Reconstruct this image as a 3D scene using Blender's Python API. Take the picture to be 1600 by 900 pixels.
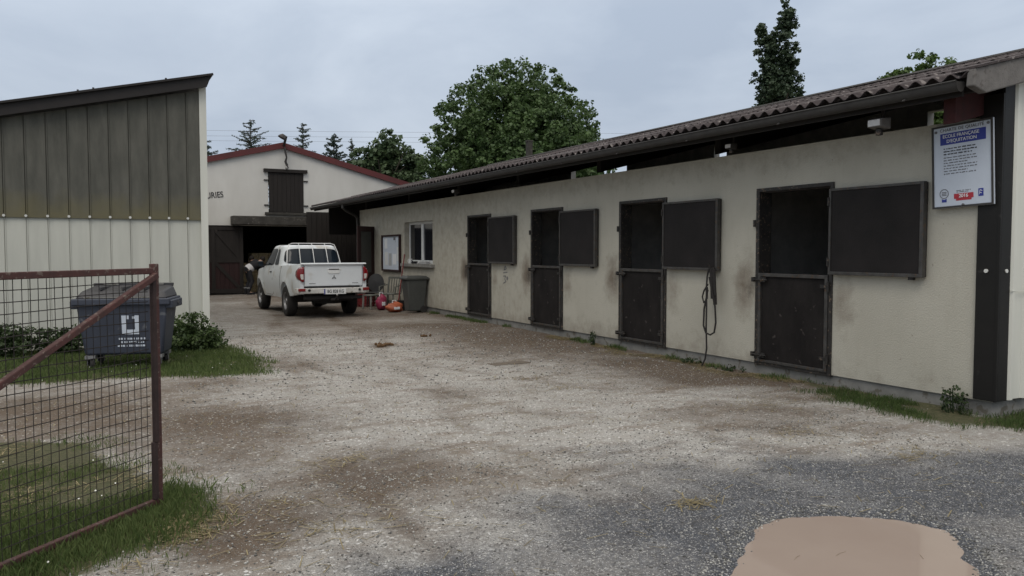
import bpy, bmesh, math, random
import numpy as np
from mathutils import Vector, Matrix
random.seed(7); rng = np.random.default_rng(7)
PI = math.pi
scene = bpy.context.scene
for o in list(bpy.data.objects): bpy.data.objects.remove(o)
COL = scene.collection

# ------------------------------------------------------------------ camera
cam_d = bpy.data.cameras.new('camera'); cam = bpy.data.objects.new('camera', cam_d); COL.objects.link(cam)
cam_d.sensor_width = 36.0; cam_d.lens = 36.0*1256/1600; cam_d.clip_end = 3000; cam_d.clip_start = .05
cam.location = (0, 0, 1.63)
cam.rotation_euler = (math.radians(90-2.689), 0, math.radians(-27.408))
scene.camera = cam

# ------------------------------------------------------------------ sky, sun, exposure
SUN_EL, SUN_AZ = math.radians(52), math.radians(215)      # azimuth clockwise from +Y: behind and left of the camera
world = bpy.data.worlds.new('World'); scene.world = world; world.use_nodes = True
nt = world.node_tree; nt.nodes.clear()
N = nt.nodes.new; L = nt.links.new
out = N('ShaderNodeOutputWorld')
sky = N('ShaderNodeTexSky'); sky.sky_type = 'NISHITA'; sky.sun_disc = False
sky.sun_elevation = SUN_EL; sky.sun_rotation = SUN_AZ; sky.dust_density = 3.0; sky.air_density = 1.2
b1 = N('ShaderNodeBackground'); b1.inputs['Strength'].default_value = 0.05
L(sky.outputs[0], b1.inputs[0])
tc = N('ShaderNodeTexCoord'); sep = N('ShaderNodeSeparateXYZ'); L(tc.outputs['Generated'], sep.inputs[0])
mp = N('ShaderNodeMapping'); mp.inputs['Scale'].default_value = (1, 1, 2.4); L(tc.outputs['Generated'], mp.inputs[0])
nz = N('ShaderNodeTexNoise'); nz.inputs['Scale'].default_value = 2.3; nz.inputs['Detail'].default_value = 6; nz.inputs['Roughness'].default_value = .55
nz.inputs['Distortion'].default_value = .4
L(mp.outputs[0], nz.inputs[0])
cr = N('ShaderNodeValToRGB'); cr.color_ramp.elements[0].position = .32; cr.color_ramp.elements[1].position = .68
cr.color_ramp.elements[0].color = (.385, .45, .55, 1); cr.color_ramp.elements[1].color = (.56, .625, .715, 1)
L(nz.outputs[0], cr.inputs[0])
gr = N('ShaderNodeMapRange'); gr.inputs['From Min'].default_value = 0; gr.inputs['From Max'].default_value = 1
gr.inputs['To Min'].default_value = 1.06; gr.inputs['To Max'].default_value = 1.9
L(sep.outputs['Z'], gr.inputs['Value'])
zr = N('ShaderNodeMapRange'); zr.inputs['From Min'].default_value = .28; zr.inputs['From Max'].default_value = .75; L(sep.outputs['Z'], zr.inputs['Value'])
zm = N('ShaderNodeMix'); zm.data_type = 'RGBA'; zm.inputs[7].default_value = (.80, .775, .73, 1)     # cloud thins to neutral grey overhead
L(zr.outputs[0], zm.inputs[0]); L(cr.outputs[0], zm.inputs[6])
b2 = N('ShaderNodeBackground'); L(zm.outputs[2], b2.inputs[0]); L(gr.outputs[0], b2.inputs['Strength'])
mixw = N('ShaderNodeMixShader'); mixw.inputs[0].default_value = .9
L(b1.outputs[0], mixw.inputs[1]); L(b2.outputs[0], mixw.inputs[2]); L(mixw.outputs[0], out.inputs[0])
sd = bpy.data.lights.new('sun', 'SUN'); sun = bpy.data.objects.new('sun', sd); COL.objects.link(sun)
sd.energy = 1.0; sd.angle = math.radians(28); sd.color = (1, .94, .85)
sdir = Vector((math.sin(SUN_AZ)*math.cos(SUN_EL), math.cos(SUN_AZ)*math.cos(SUN_EL), math.sin(SUN_EL)))
sun.rotation_euler = sdir.to_track_quat('Z', 'Y').to_euler()
scene.view_settings.view_transform = 'Standard'; scene.view_settings.look = 'None'
scene.view_settings.exposure = 0.0; scene.view_settings.gamma = 1
scene.render.engine = 'CYCLES'

# ------------------------------------------------------------------ materials
MATS = {}
def mat(name, col, rough=.8, var=.25, scale=6.0, bump=0.0, bscale=40.0, metal=0.0, spec=.4, col2=None, detail=6,
        stretch=None, extra=None, coat=0.0, trans=0.0, speck=None):
    """procedural principled material: two colours mixed by noise, optional bump and specks"""
    m = bpy.data.materials.new(name); m.use_nodes = True; t = m.node_tree
    p = t.nodes['Principled BSDF']; n = t.nodes.new; l = t.links.new
    c = n('ShaderNodeTexCoord'); mpn = n('ShaderNodeMapping'); l(c.outputs['Object'], mpn.inputs[0])
    if stretch: mpn.inputs['Scale'].default_value = stretch
    a = n('ShaderNodeTexNoise'); a.inputs['Scale'].default_value = scale; a.inputs['Detail'].default_value = detail
    a.inputs['Roughness'].default_value = .62
    l(mpn.outputs[0], a.inputs[0])
    r = n('ShaderNodeMapRange'); r.inputs['From Min'].default_value = .3; r.inputs['From Max'].default_value = .7
    l(a.outputs[0], r.inputs[0])
    mx = n('ShaderNodeMix'); mx.data_type = 'RGBA'
    k = 1-var
    c2 = col2 if col2 else tuple(v*k for v in col)
    mx.inputs[6].default_value = (*col, 1); mx.inputs[7].default_value = (*c2, 1)
    l(r.outputs[0], mx.inputs[0]); colour = mx.outputs[2]
    if speck:   # (colour, scale, threshold)
        s = n('ShaderNodeTexNoise'); s.inputs['Scale'].default_value = speck[1]; s.inputs['Detail'].default_value = 2
        l(c.outputs['Object'], s.inputs[0])
        sr = n('ShaderNodeMapRange'); sr.inputs['From Min'].default_value = speck[2]; sr.inputs['From Max'].default_value = speck[2]+.06
        l(s.outputs[0], sr.inputs[0])
        m2 = n('ShaderNodeMix'); m2.data_type = 'RGBA'; m2.inputs[7].default_value = (*speck[0], 1)
        l(sr.outputs[0], m2.inputs[0]); l(colour, m2.inputs[6]); colour = m2.outputs[2]
    l(colour, p.inputs['Base Color'])
    p.inputs['Roughness'].default_value = rough; p.inputs['Metallic'].default_value = metal
    p.inputs['Specular IOR Level'].default_value = spec
    if coat: p.inputs['Coat Weight'].default_value = coat; p.inputs['Coat Roughness'].default_value = .08
    if trans: p.inputs['Transmission Weight'].default_value = trans
    if bump:
        b = n('ShaderNodeTexNoise'); b.inputs['Scale'].default_value = bscale; b.inputs['Detail'].default_value = 4
        l(c.outputs['Object'], b.inputs[0])
        bn = n('ShaderNodeBump'); bn.inputs['Strength'].default_value = 1.0; bn.inputs['Distance'].default_value = bump
        l(b.outputs[0], bn.inputs['Height']); l(bn.outputs[0], p.inputs['Normal'])
    MATS[name] = m
    return m

mat('steel_dark', (.045, .042, .04), .55, .5, 14, .0008, 90, .3, speck=((.15, .11, .08), 30, .62))
mat('steel_pale', (.10, .096, .092), .5, .5, 10, .0005, 60, .5, speck=((.10, .07, .05), 22, .6))
mat('panel_black', (.012, .011, .011), .75, .4, 2, .0015, 50, col2=(.021, .018, .018), detail=9, spec=.2)
mat('panel_scuffed', (.010, .009, .009), .75, .3, 2.2, .0015, 40, col2=(.024, .021, .020), spec=.12, speck=((.060, .052, .048), 9, .66), stretch=(1.4, 1.4, .7), detail=9)
mat('cream_clad', (.53, .53, .475), .55, .16, 1.5, stretch=(3, 3, .4))
mat('cream_clad_pale', (.63, .63, .57), .5, .12, 2, stretch=(3, 3, .3))
mat('olive_clad', (.078, .078, .068), .9, .3, 3, .002, 60, stretch=(2, 2, .5), col2=(.125, .122, .106), spec=.2)
mat('fascia_dark', (.016, .012, .011), .6, .4, 5)
mat('red_fascia', (.115, .022, .022), .65, .35, 2, col2=(.075, .02, .02))
mat('red_steel', (.062, .020, .020), .8, .4, 8, .001, 60, col2=(.035, .018, .018), spec=.2)
mat('barn_render', (.60, .585, .55), .9, .2, .8, .004, 40, stretch=(1.3, 1.3, .5), col2=(.50, .485, .45))
mat('concrete', (.24, .235, .22), .92, .35, 5, .004, 40, speck=((.12, .11, .09), 9, .6))
mat('concrete_dark', (.060, .055, .048), .95, .5, 4, .006, 30, speck=((.11, .10, .09), 12, .64))
mat('block_wall', (.50, .48, .45), .95, .35, 4, .004, 30)
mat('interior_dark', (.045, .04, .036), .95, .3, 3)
mat('boards_dark', (.020, .016, .014), .85, .4, 2, .003, 40, stretch=(8, 8, .6))
mat('boards_red', (.030, .012, .012), .85, .4, 3, .003, 40, stretch=(8, 8, .6))
mat('zinc', (.055, .052, .05), .6, .35, 6, spec=.3)
mat('galvanised', (.25, .25, .25), .5, .3, 6, metal=.4)
mat('roof_sheet', (.085, .070, .070), .95, .3, 7, .008, 30, col2=(.034, .027, .028), speck=((.22, .195, .185), 13, .62))
mat('fibre_cement', (.17, .16, .152), .95, .35, 8, .004, 60, speck=((.10, .09, .085), 18, .6))
mat('flashing_dark', (.011, .010, .009), .5, .3, 6, spec=.3, speck=((.03, .028, .026), 8, .68))
mat('bolt_pale', (.65, .65, .62), .4, .15, 10)
mat('white_paint', (.68, .715, .745), .32, .08, 3, coat=.4, speck=((.52, .51, .48), 2.2, .60))
mat('white_dirty', (.60, .59, .56), .55, .3, 8, speck=((.25, .22, .18), 12, .6))
mat('white_plastic', (.70, .71, .71), .4, .1, 6)
mat('tyre', (.028, .026, .025), .85, .3, 12, .002, 60)
mat('rim', (.32, .32, .33), .45, .4, 10, metal=.6)
mat('black_plastic', (.018, .018, .019), .5, .3, 10)
mat('underbody', (.02, .018, .017), .8, .3, 10)
mat('chrome', (.55, .55, .56), .15, .1, 5, metal=1.0)
mat('lamp_red', (.22, .010, .014), .12, .25, 20, coat=.5)
mat('lamp_clear', (.62, .60, .58), .12, .2, 30, coat=.5)
mat('dark_glass', (.012, .019, .028), .10, .2, 3, spec=.25)
mat('window_glass', (.01, .012, .018), .05, .2, 3, spec=.7)
mat('ink_black', (.02, .02, .022), .7, .1, 5)
mat('ink_grey', (.16, .16, .17), .7, .2, 5)
mat('ink_white', (.75, .76, .78), .6, .05, 5)
mat('sign_blue', (.03, .045, .27), .5, .1, 5)
mat('sign_red', (.42, .03, .045), .5, .1, 5)
mat('sign_white', (.56, .61, .69), .4, .07, 4)
mat('sign_cream', (.40, .41, .42), .5, .12, 4)
mat('bin_blue_grey', (.046, .053, .074), .5, .18, 3, .0006, 60, speck=((.11, .115, .13), 7, .66))
mat('bin_lid_grey', (.050, .049, .052), .55, .25, 5)
mat('bin_green_grey', (.065, .068, .064), .6, .2, 6)
mat('plastic_green_grey', (.13, .135, .12), .55, .25, 8)
mat('rust_paint', (.088, .034, .030), .78, .4, 12, .0015, 80, col2=(.05, .027, .024), speck=((.13, .095, .08), 38, .60))
mat('rust_dark', (.045, .028, .026), .8, .4, 12, .0015, 80)
mat('wire_rust', (.022, .017, .015), .7, .4, 20)
mat('bark', (.10, .085, .065), .95, .4, 6, .01, 20, stretch=(3, 3, .6))
mat('wood_pale', (.27, .21, .14), .85, .4, 6, stretch=(6, 6, 1))
mat('hay', (.36, .28, .16), .95, .4, 14, .01, 60, speck=((.5, .42, .26), 40, .58))
mat('rope', (.03, .027, .026), .9, .4, 30)
mat('straw_mat', (.42, .34, .19), .9, .5, 3)
mat('pink', (.30, .035, .085), .5, .3, 12)
mat('orange', (.42, .11, .05), .5, .3, 12)
mat('red_handle', (.20, .028, .03), .5, .3, 12)
mat('skin', (.42, .27, .20), .6, .1, 8)
mat('hair_dark', (.02, .015, .012), .8, .2, 30)
mat('cloth_black', (.018, .018, .022), .9, .3, 12)
mat('cloth_trousers', (.055, .052, .058), .9, .3, 12)
mat('cloth_white', (.55, .54, .55), .9, .2, 8)
mat('cloth_stripe', (.40, .40, .40), .9, .2, 8)
mat('dung_mat', (.13, .075, .035), .95, .4, 20)
mat('mud_slab', (.15, .125, .10), .95, .4, 9, .003, 40, col2=(.09, .072, .056))
mat('petal', (.75, .75, .70), .8, .1, 5)
mat('petal_yellow', (.6, .45, .05), .8, .1, 5)

def leaf_mat(name, a, b, rough=.55, scale=.9, spec=.35):
    m = bpy.data.materials.new(name); m.use_nodes = True; t = m.node_tree
    p = t.nodes['Principled BSDF']; n = t.nodes.new; l = t.links.new
    at = n('ShaderNodeAttribute'); at.attribute_name = 'tint'
    c = n('ShaderNodeTexCoord'); nz_ = n('ShaderNodeTexNoise'); nz_.inputs['Scale'].default_value = scale; l(c.outputs['Object'], nz_.inputs[0])
    ad = n('ShaderNodeMath'); ad.operation = 'ADD'; l(at.outputs['Fac'], ad.inputs[0]); l(nz_.outputs[0], ad.inputs[1])
    r = n('ShaderNodeMapRange'); r.inputs['From Min'].default_value = .45; r.inputs['From Max'].default_value = 1.45; l(ad.outputs[0], r.inputs[0])
    mx = n('ShaderNodeMix'); mx.data_type = 'RGBA'; mx.inputs[6].default_value = (*a, 1); mx.inputs[7].default_value = (*b, 1)
    l(r.outputs[0], mx.inputs[0]); l(mx.outputs[2], p.inputs['Base Color'])
    p.inputs['Roughness'].default_value = rough; p.inputs['Specular IOR Level'].default_value = spec
    tr = n('ShaderNodeBsdfTranslucent'); l(mx.outputs[2], tr.inputs[0])
    ms = n('ShaderNodeMixShader'); ms.inputs[0].default_value = .28
    o_ = t.nodes['Material Output']; l(p.outputs[0], ms.inputs[1]); l(tr.outputs[0], ms.inputs[2]); l(ms.outputs[0], o_.inputs[0])
    MATS[name] = m
leaf_mat('leaf_chestnut', (.036, .070, .022), (.105, .165, .058))
leaf_mat('leaf_poplar', (.028, .048, .028), (.065, .095, .052))
leaf_mat('leaf_bright', (.045, .085, .018), (.10, .16, .04))
leaf_mat('leaf_conifer', (.040, .062, .052), (.065, .095, .078))  # haze put into the colour: needles lighter and bluer
leaf_mat('leaf_mixed', (.040, .070, .034), (.105, .15, .07))
leaf_mat('leaf_bush', (.030, .055, .018), (.085, .125, .042), scale=4)
leaf_mat('leaf_nettle', (.020, .036, .013), (.050, .078, .026), scale=4)
leaf_mat('grass_blade', (.045, .078, .018), (.135, .175, .06), scale=2.5, rough=.7)
leaf_mat('grass_dry', (.16, .13, .07), (.36, .30, .17), scale=3, rough=.8)
leaf_mat('stone', (.12, .118, .112), (.58, .57, .54), scale=8, rough=.85)

# ------------------------------------------------------------------ helpers
def tag(o, label=None, cat=None, group=None, kind=None):
    if label: o['label'] = label
    if cat: o['category'] = cat
    if group: o['group'] = group
    if kind: o['kind'] = kind
    return o
def thing(name, label, cat, loc=(0, 0, 0), rz=0, group=None, sc=1.0):
    o = bpy.data.objects.new(name, None); COL.objects.link(o); o.empty_display_size = .2
    o.location = loc; o.rotation_euler = (0, 0, rz); o.scale = (sc,)*3
    return tag(o, label, cat, group)

class MB:
    """collects shapes; build() links them as ONE mesh object"""
    def __init__(s): s.v = []; s.f = []; s.m = []; s.cur = 0
    def add(s, v, f):
        b = len(s.v); s.v += [tuple(p) for p in v]; s.f += [tuple(i+b for i in q) for q in f]; s.m += [s.cur]*len(f); return s
    def box(s, x0, x1, y0, y1, z0, z1, M=None):
        v = [(x, y, z) for z in (z0, z1) for y in (y0, y1) for x in (x0, x1)]
        if M is not None: v = [tuple(M @ Vector(p)) for p in v]
        return s.add(v, [(0, 2, 3, 1), (4, 5, 7, 6), (0, 1, 5, 4), (2, 6, 7, 3), (0, 4, 6, 2), (1, 3, 7, 5)])
    def bar(s, a, b, w, h=None, up=(0, 0, 1)):
        """rectangular bar from a to b, w wide, h tall"""
        h = h or w; a = Vector(a); b = Vector(b); d = (b-a); Ln = d.length; d.normalize()
        u = Vector(up)
        if abs(d.dot(u)) > .95: u = Vector((1, 0, 0))
        x = d.cross(u).normalized(); z = x.cross(d).normalized()
        M = Matrix((( x.x, d.x, z.x, a.x), (x.y, d.y, z.y, a.y), (x.z, d.z, z.z, a.z), (0, 0, 0, 1)))
        return s.box(-w/2, w/2, 0, Ln, -h/2, h/2, M)
    def tube(s, pts, r, n=8, cap=True):
        pts = [Vector(p) for p in pts]; rr = r if hasattr(r, '__len__') else [r]*len(pts)
        b = len(s.v); prev = None
        for i, p in enumerate(pts):
            d = (pts[min(i+1, len(pts)-1)] - pts[max(i-1, 0)]).normalized()
            if prev is None:
                u = Vector((0, 0, 1)) if abs(d.z) < .9 else Vector((1, 0, 0))
                x = d.cross(u).normalized()
            else: x = (prev - d*prev.dot(d)).normalized()
            prev = x; y = d.cross(x)
            for k in range(n):
                a = 2*PI*k/n; s.v.append(tuple(p + (x*math.cos(a)+y*math.sin(a))*rr[i]))
        for i in range(len(pts)-1):
            for k in range(n):
                k2 = (k+1) % n; s.f.append((b+i*n+k, b+i*n+k2, b+(i+1)*n+k2, b+(i+1)*n+k)); s.m.append(s.cur)
        if cap:
            s.f.append(tuple(b+k for k in reversed(range(n)))); s.f.append(tuple(b+(len(pts)-1)*n+k for k in range(n))); s.m += [s.cur]*2
        return s
    def cyl(s, c, axis, r, h, n=16):
        c = Vector(c); a = Vector(axis).normalized(); return s.tube([c-a*h/2, c+a*h/2], r, n)
    def prism(s, pts2, ax, a, b):
        """extrude polygon along axis ax from a to b; pts2 in the other two axes (in xyz order)"""
        n = len(pts2)
        def P(p, t):
            q = list(p); q.insert(ax, t); return tuple(q)
        v = [P(p, a) for p in pts2]+[P(p, b) for p in pts2]
        return s.add(v, [tuple(range(n))[::-1], tuple(range(n, 2*n))]+[(i, (i+1) % n, n+(i+1) % n, n+i) for i in range(n)])
    def lathe(s, prof, n=20, M=None):
        b = len(s.v)
        for (r, z) in prof:
            for k in range(n):
                p = Vector((r*math.cos(2*PI*k/n), r*math.sin(2*PI*k/n), z)); s.v.append(tuple(M @ p if M else p))
        for i in range(len(prof)-1):
            for k in range(n):
                k2 = (k+1) % n; s.f.append((b+i*n+k, b+i*n+k2, b+(i+1)*n+k2, b+(i+1)*n+k)); s.m.append(s.cur)
        return s
    def build(s, name, m, parent=None, w=False, bevel=0, smooth=False, fix=True, sub=0):
        me = bpy.data.meshes.new(name)
        v = s.v
        if w and parent is not None:
            r = parent
            while r.parent: r = r.parent
            L0 = r.location; v = [(p[0]-L0.x, p[1]-L0.y, p[2]-L0.z) for p in v]
        me.from_pydata(v, [], s.f)
        for q in (m if isinstance(m, (list, tuple)) else [m]): me.materials.append(MATS[q])
        me.polygons.foreach_set('material_index', s.m)
        if fix:
            bm = bmesh.new(); bm.from_mesh(me); bmesh.ops.recalc_face_normals(bm, faces=bm.faces); bm.to_mesh(me); bm.free()
        o = bpy.data.objects.new(name, me); COL.objects.link(o)
        if parent is not None: o.parent = parent
        if bevel:
            bv = o.modifiers.new('b', 'BEVEL'); bv.width = bevel; bv.segments = 2; bv.limit_method = 'ANGLE'
        if sub:
            sb = o.modifiers.new('s', 'SUBSURF'); sb.levels = sb.render_levels = sub
        if smooth:
            me.polygons.foreach_set('use_smooth', [True]*len(me.polygons))
            try: me.set_sharp_from_angle(angle=math.radians(35))
            except Exception: pass
        me.update(); return o

def npmesh(name, V, F, m, parent=None, tint=None, smooth=False):
    """V (n,3), F (k, 3 or 4) arrays"""
    me = bpy.data.meshes.new(name); V = np.asarray(V, np.float32); F = np.asarray(F, np.int32)
    me.vertices.add(len(V)); me.vertices.foreach_set('co', V.ravel())
    k = F.shape[1]; me.loops.add(F.size); me.loops.foreach_set('vertex_index', F.ravel())
    me.polygons.add(len(F)); me.polygons.foreach_set('loop_start', np.arange(len(F), dtype=np.int32)*k)
    me.polygons.foreach_set('loop_total', np.full(len(F), k, np.int32))
    if tint is not None:
        a = me.attributes.new('tint', 'FLOAT', 'POINT'); a.data.foreach_set('value', np.asarray(tint, np.float32))
    me.materials.append(MATS[m]); me.update(calc_edges=True); me.validate()
    if smooth: me.polygons.foreach_set('use_smooth', [True]*len(me.polygons))
    o = bpy.data.objects.new(name, me); COL.objects.link(o)
    if parent is not None: o.parent = parent
    return o

def text_mesh(s, size, bold=.0, align='CENTER', spacing=1.0):
    cu = bpy.data.curves.new('t', 'FONT'); cu.body = s; cu.size = size; cu.align_x = align; cu.align_y = 'CENTER'
    cu.offset = bold; cu.extrude = .0015; cu.space_character = spacing
    o = bpy.data.objects.new('t', cu); COL.objects.link(o); bpy.context.view_layer.update()
    dg = bpy.context.evaluated_depsgraph_get()
    me = bpy.data.meshes.new_from_object(o.evaluated_get(dg))
    bpy.data.objects.remove(o); return me
def put_text(name, s, size, pos, face, m, parent, bold=0, align='CENTER', spacing=1.0, tilt=0, xs=1.0):
    """face: '-x' or '-y' or '-yl' (thing-local)"""
    me = text_mesh(s, size, bold, align, spacing)
    X, Y, Z = {'-x': ((0, -1, 0), (0, 0, 1), (-1, 0, 0)), '-y': ((1, 0, 0), (0, 0, 1), (0, -1, 0))}[face]
    M = Matrix(((X[0]*xs, Y[0], Z[0], pos[0]), (X[1]*xs, Y[1], Z[1], pos[1]), (X[2]*xs, Y[2], Z[2], pos[2]), (0, 0, 0, 1)))
    if tilt: M = M @ Matrix.Rotation(tilt, 4, 'Z')
    me.transform(M)
    r = parent
    while r is not None and r.parent: r = r.parent
    me.materials.clear(); me.materials.append(MATS[m])
    o = bpy.data.objects.new(name, me); COL.objects.link(o); o.parent = parent
    return o

# value noise in numpy
_P = rng.random((64, 64))
def vnoise(x, y, s):
    x = np.asarray(x)/s; y = np.asarray(y)/s; xi = np.floor(x).astype(int); yi = np.floor(y).astype(int)
    fx = x-xi; fy = y-yi; fx = fx*fx*(3-2*fx); fy = fy*fy*(3-2*fy)
    g = lambda a, b: _P[a % 64, b % 64]
    return (g(xi, yi)*(1-fx)+g(xi+1, yi)*fx)*(1-fy)+(g(xi, yi+1)*(1-fx)+g(xi+1, yi+1)*fx)*fy
def fbm(x, y, s, o=4):
    r = 0; a = .5
    for i in range(o):
        c_, s_ = math.cos(.6+i*1.1), math.sin(.6+i*1.1); r = r+a*vnoise(x*c_-y*s_+i*13.7, x*s_+y*c_-i*7.1, s/2**i); a *= .5
    return r/(1-.5**o)
def inpoly(x, y, P):
    x = np.asarray(x); y = np.asarray(y); c = np.zeros(x.shape, bool); n = len(P)
    for i in range(n):
        x1, y1 = P[i]; x2, y2 = P[(i+1) % n]
        c ^= ((y1 > y) != (y2 > y)) & (x < (x2-x1)*(y-y1)/(y2-y1+1e-12)+x1)
    return c
def polydist(x, y, P):
    """signed distance, positive inside"""
    d = np.full(np.shape(x), 1e9); n = len(P)
    for i in range(n):
        a = np.array(P[i]); b = np.array(P[(i+1) % n]); ab = b-a
        t = np.clip(((x-a[0])*ab[0]+(y-a[1])*ab[1])/(ab@ab), 0, 1)
        d = np.minimum(d, np.hypot(x-a[0]-t*ab[0], y-a[1]-t*ab[1]))
    return np.where(inpoly(x, y, P), d, -d)
YAW = math.radians(27.408)
def blobs(x, y, B):
    r = np.zeros(np.shape(x))
    for cx, cy, a, b, s in B:
        u = (x-cx)*math.cos(YAW)-(y-cy)*math.sin(YAW); v = (x-cx)*math.sin(YAW)+(y-cy)*math.cos(YAW)
        q = np.sqrt((u/a)**2+(v/b)**2); r = 1-(1-r)*(1-np.clip(s*np.exp(-.9*q*q), 0, 1))
    return r

# ------------------------------------------------------------------ ground
GA = [(-7, 9.6), (-1.72, 8.74), (-0.27, 7.78), (0.31, 6.47), (0.72, 5.67), (0.61, 5.25), (0.34, 5.06), (0.26, 4.82), (0.12, 4.68), (-0.11, 4.51), (-0.81, 3.9), (-3, 1.5), (-7, 1)]
GB = [(-7, 16), (1.74, 14.95), (1.95, 13.6), (2.1, 11.84), (1.88, 11.05), (1.29, 11.0), (0.35, 11.4), (-1.04, 11.35), (-1.92, 11.2), (-7, 11)]
GC = [(7.7, 7.0), (7.7, 5.87), (7.75, 4.78), (13, 4.8), (13, 3.2), (7.6, 3.55), (7.4, 4.3), (7.08, 4.73), (7.05, 5.39), (7.1, 6.04), (7.35, 6.6)]
SOIL = [(1.98, 5.42, 0.74, 0.75, 0.75), (1.13, 8.08, 0.8, 0.69, 1.0), (0.57, 4.89, 0.52, 0.58, 0.9), (-0.2, 9.3, 1.3, 1.35, 1.), (-2.5, 9.9, 1.8, 1.3, 1.), (1.03, 5.03, 0.44, 0.78, 0.6), (2.25, 11.66, 0.73, 0.54, 0.5), (4.33, 13.08, 0.33, 0.37, 1.0), (4.59, 15.45, 1.77, 1.26, 0.45), (6.9, 13.04, 1.7, 1.72, 0.95), (7.14, 11.27, 1.4, 1.23, 0.95), (6.96, 9.27, 1.1, 0.91, 0.9), (7.11, 7.84, 0.98, 0.75, 1.0), (5.18, 6.15, 0.69, 0.44, 0.5), (6.26, 5.95, 0.79, 0.35, 0.55), (4.38, 18.85, 1.8, 1.43, 0.5), (6.68, 15.87, 1.51, 1.46, 0.85), (3.39, 8.25, 0.43, 0.47, 0.35), (3.16, 4.8, 0.28, 0.23, 0.5), (4.96, 5.07, 0.44, 0.24, 0.4), (1.71, 4.06, 0.36, 0.2, 0.3), (5.79, 5.35, 0.48, 0.23, 0.5), (1.23, 10.34, 0.7, 0.4, 0.7), (6.5, 20, 2.0, 2.5, .85), (4.2, 23.5, 2.5, 3, .5), (5.5, 29, 3, 3, .8), (7.4, 24, 1, 3, .9), (.9, 6.9, .7, .9, .75), (5.6, 11.8, .9, .8, .55)]
DARK = [(6.8, 2.6, 1.5, 1.0, 1.0), (4.9, 3.9, 1.1, .45, .9), (2.0, 3.4, 1.1, .45, .6), (5.3, 3.0, 1.3, .8, 1.0), (3.3, 3.9, 1.2, .5, .7), (4.12, 4.4, 0.61, 0.35, 0.7), (4.37, 3.75, 1.12, 0.56, 0.95), (5.53, 3.86, 0.96, 0.44, 0.75), (2.65, 3.57, 0.5, 0.4, 0.8), (4.42, 2.66, 0.39, 0.82, 1), (2.87, 3.15, 0.5, 0.54, 0.95), (1.54, 3.66, 0.45, 0.24, 0.6), (0.89, 4.18, 0.2, 0.18, 0.3), (2.45, 4.29, 0.36, 0.25, 0.45), (3.96, 5.34, 0.63, 0.35, 0.35), (3.5, 2.0, 2, .9, .9), (6.2, 3, 1.5, .7, .7)]
PUD = [(2.76, 2.98), (3.11, 3.23), (3.4, 3.44), (3.64, 3.52), (3.98, 3.46), (4.2, 3.31), (4.29, 3.2), (4.37, 2.96), (4.23, 2.75), (3.96, 2.49), (3.43, 2.2), (2.71, 2.31), (2.44, 2.71)]
TRK = [(4.9, 26), (4.6, 20), (3.6, 14.5), (3.4, 10.5), (4.3, 7.6), (6.3, 5.6), (9.5, 4.3)]
TRK2 = [(4.7, 22), (4.1, 15), (2.9, 10.5), (2.2, 7.2), (2.3, 4.6), (2.8, 1.2)]
def linedist(x, y, P):
    d = np.full(np.shape(x), 1e9)
    for i in range(len(P)-1):
        a = np.array(P[i]); b = np.array(P[i+1]); ab = b-a
        t = np.clip(((x-a[0])*ab[0]+(y-a[1])*ab[1])/(ab@ab), 0, 1); d = np.minimum(d, np.hypot(x-a[0]-t*ab[0], y-a[1]-t*ab[1]))
    return d
def ruts(x, y):
    r = 0
    for P in (TRK, TRK2):
        d = linedist(x+(fbm(x, y, 3, 2)-.5)*.8, y, P); r = np.maximum(r, np.exp(-((d-.74)/.13)**2)*np.clip(fbm(x+5, y+2, 1.1, 3)*2.2-.5, 0, 1))
    return r
WATER_Z = -.012
def ground_z(x, y):
    base = (fbm(x, y, 2.2, 3)-.5)*.035 + (fbm(x+40, y, .35, 3)-.5)*.014
    near = np.clip((40-np.hypot(x, y))/20, 0, 1)
    d = polydist(x, y, PUD) + (fbm(x, y, .35, 3)-.5)*.14
    dip = np.clip(d/.42+.5, 0, 1)+(fbm(x, y, .12, 3)-.5)*.14*np.exp(-(d/.14)**2)
    rim = np.exp(-((d+.12)/.16)**2)*.006
    z = base*near - ruts(x, y)*.014*near + .035*np.clip((x-7.35)/.3, 0, 1)*vnoise(x, y, .3)*((x < 7.8) & (y > 5))
    flat = np.clip((d+.9)/.7, 0, 1)
    z = z*(1-flat)+flat*.002*(1+vnoise(x, y, .08)) - dip*.038 + rim*flat
    # keep low next to walls
    return z
def axis_x():
    a = list(np.arange(-3, 2.2, .05))+list(np.arange(2.2, 4.8, .022))+list(np.arange(4.8, 8.2, .05)); return np.array([-900, -300, -120, -60, -30, -18, -12]+list(np.arange(-9, -3, .4))+a+list(np.arange(8.4, 15, .6))+[18, 24, 35, 60, 120, 300, 900])
def axis_y():
    y = 1.2; a = []
    while y < 34: a.append(y); y += .024+max(0, y-3.6)*.0078
    return np.array([-900, -200, -50, -20, -8, -3, -1, 0, .5, .9]+a+[36, 40, 46, 60, 90, 150, 300, 600, 1200])
gx, gy = axis_x(), axis_y(); XX, YY = np.meshgrid(gx, gy)
ZZ = ground_z(XX, YY)
nx, ny = len(gx), len(gy)
idx = np.arange(nx*ny).reshape(ny, nx)
F = np.stack([idx[:-1, :-1], idx[:-1, 1:], idx[1:, 1:], idx[1:, :-1]], -1).reshape(-1, 4)
wob = (fbm(XX, YY, .9, 5)-.5)*.8
wob2 = (fbm(XX+90, YY+20, .5, 4)-.5)
mg = np.maximum.reduce([polydist(XX, YY, GA), polydist(XX, YY, GB), polydist(XX, YY, GC)])
g_mask = np.clip(.5+(mg+wob*.5)/.5, 0, 1)
far = (np.hypot(XX-3, YY-14) > 45)|(XX < -8)|(XX > 15)|(YY > 34); g_mask = np.where(far, .9, g_mask)
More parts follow.
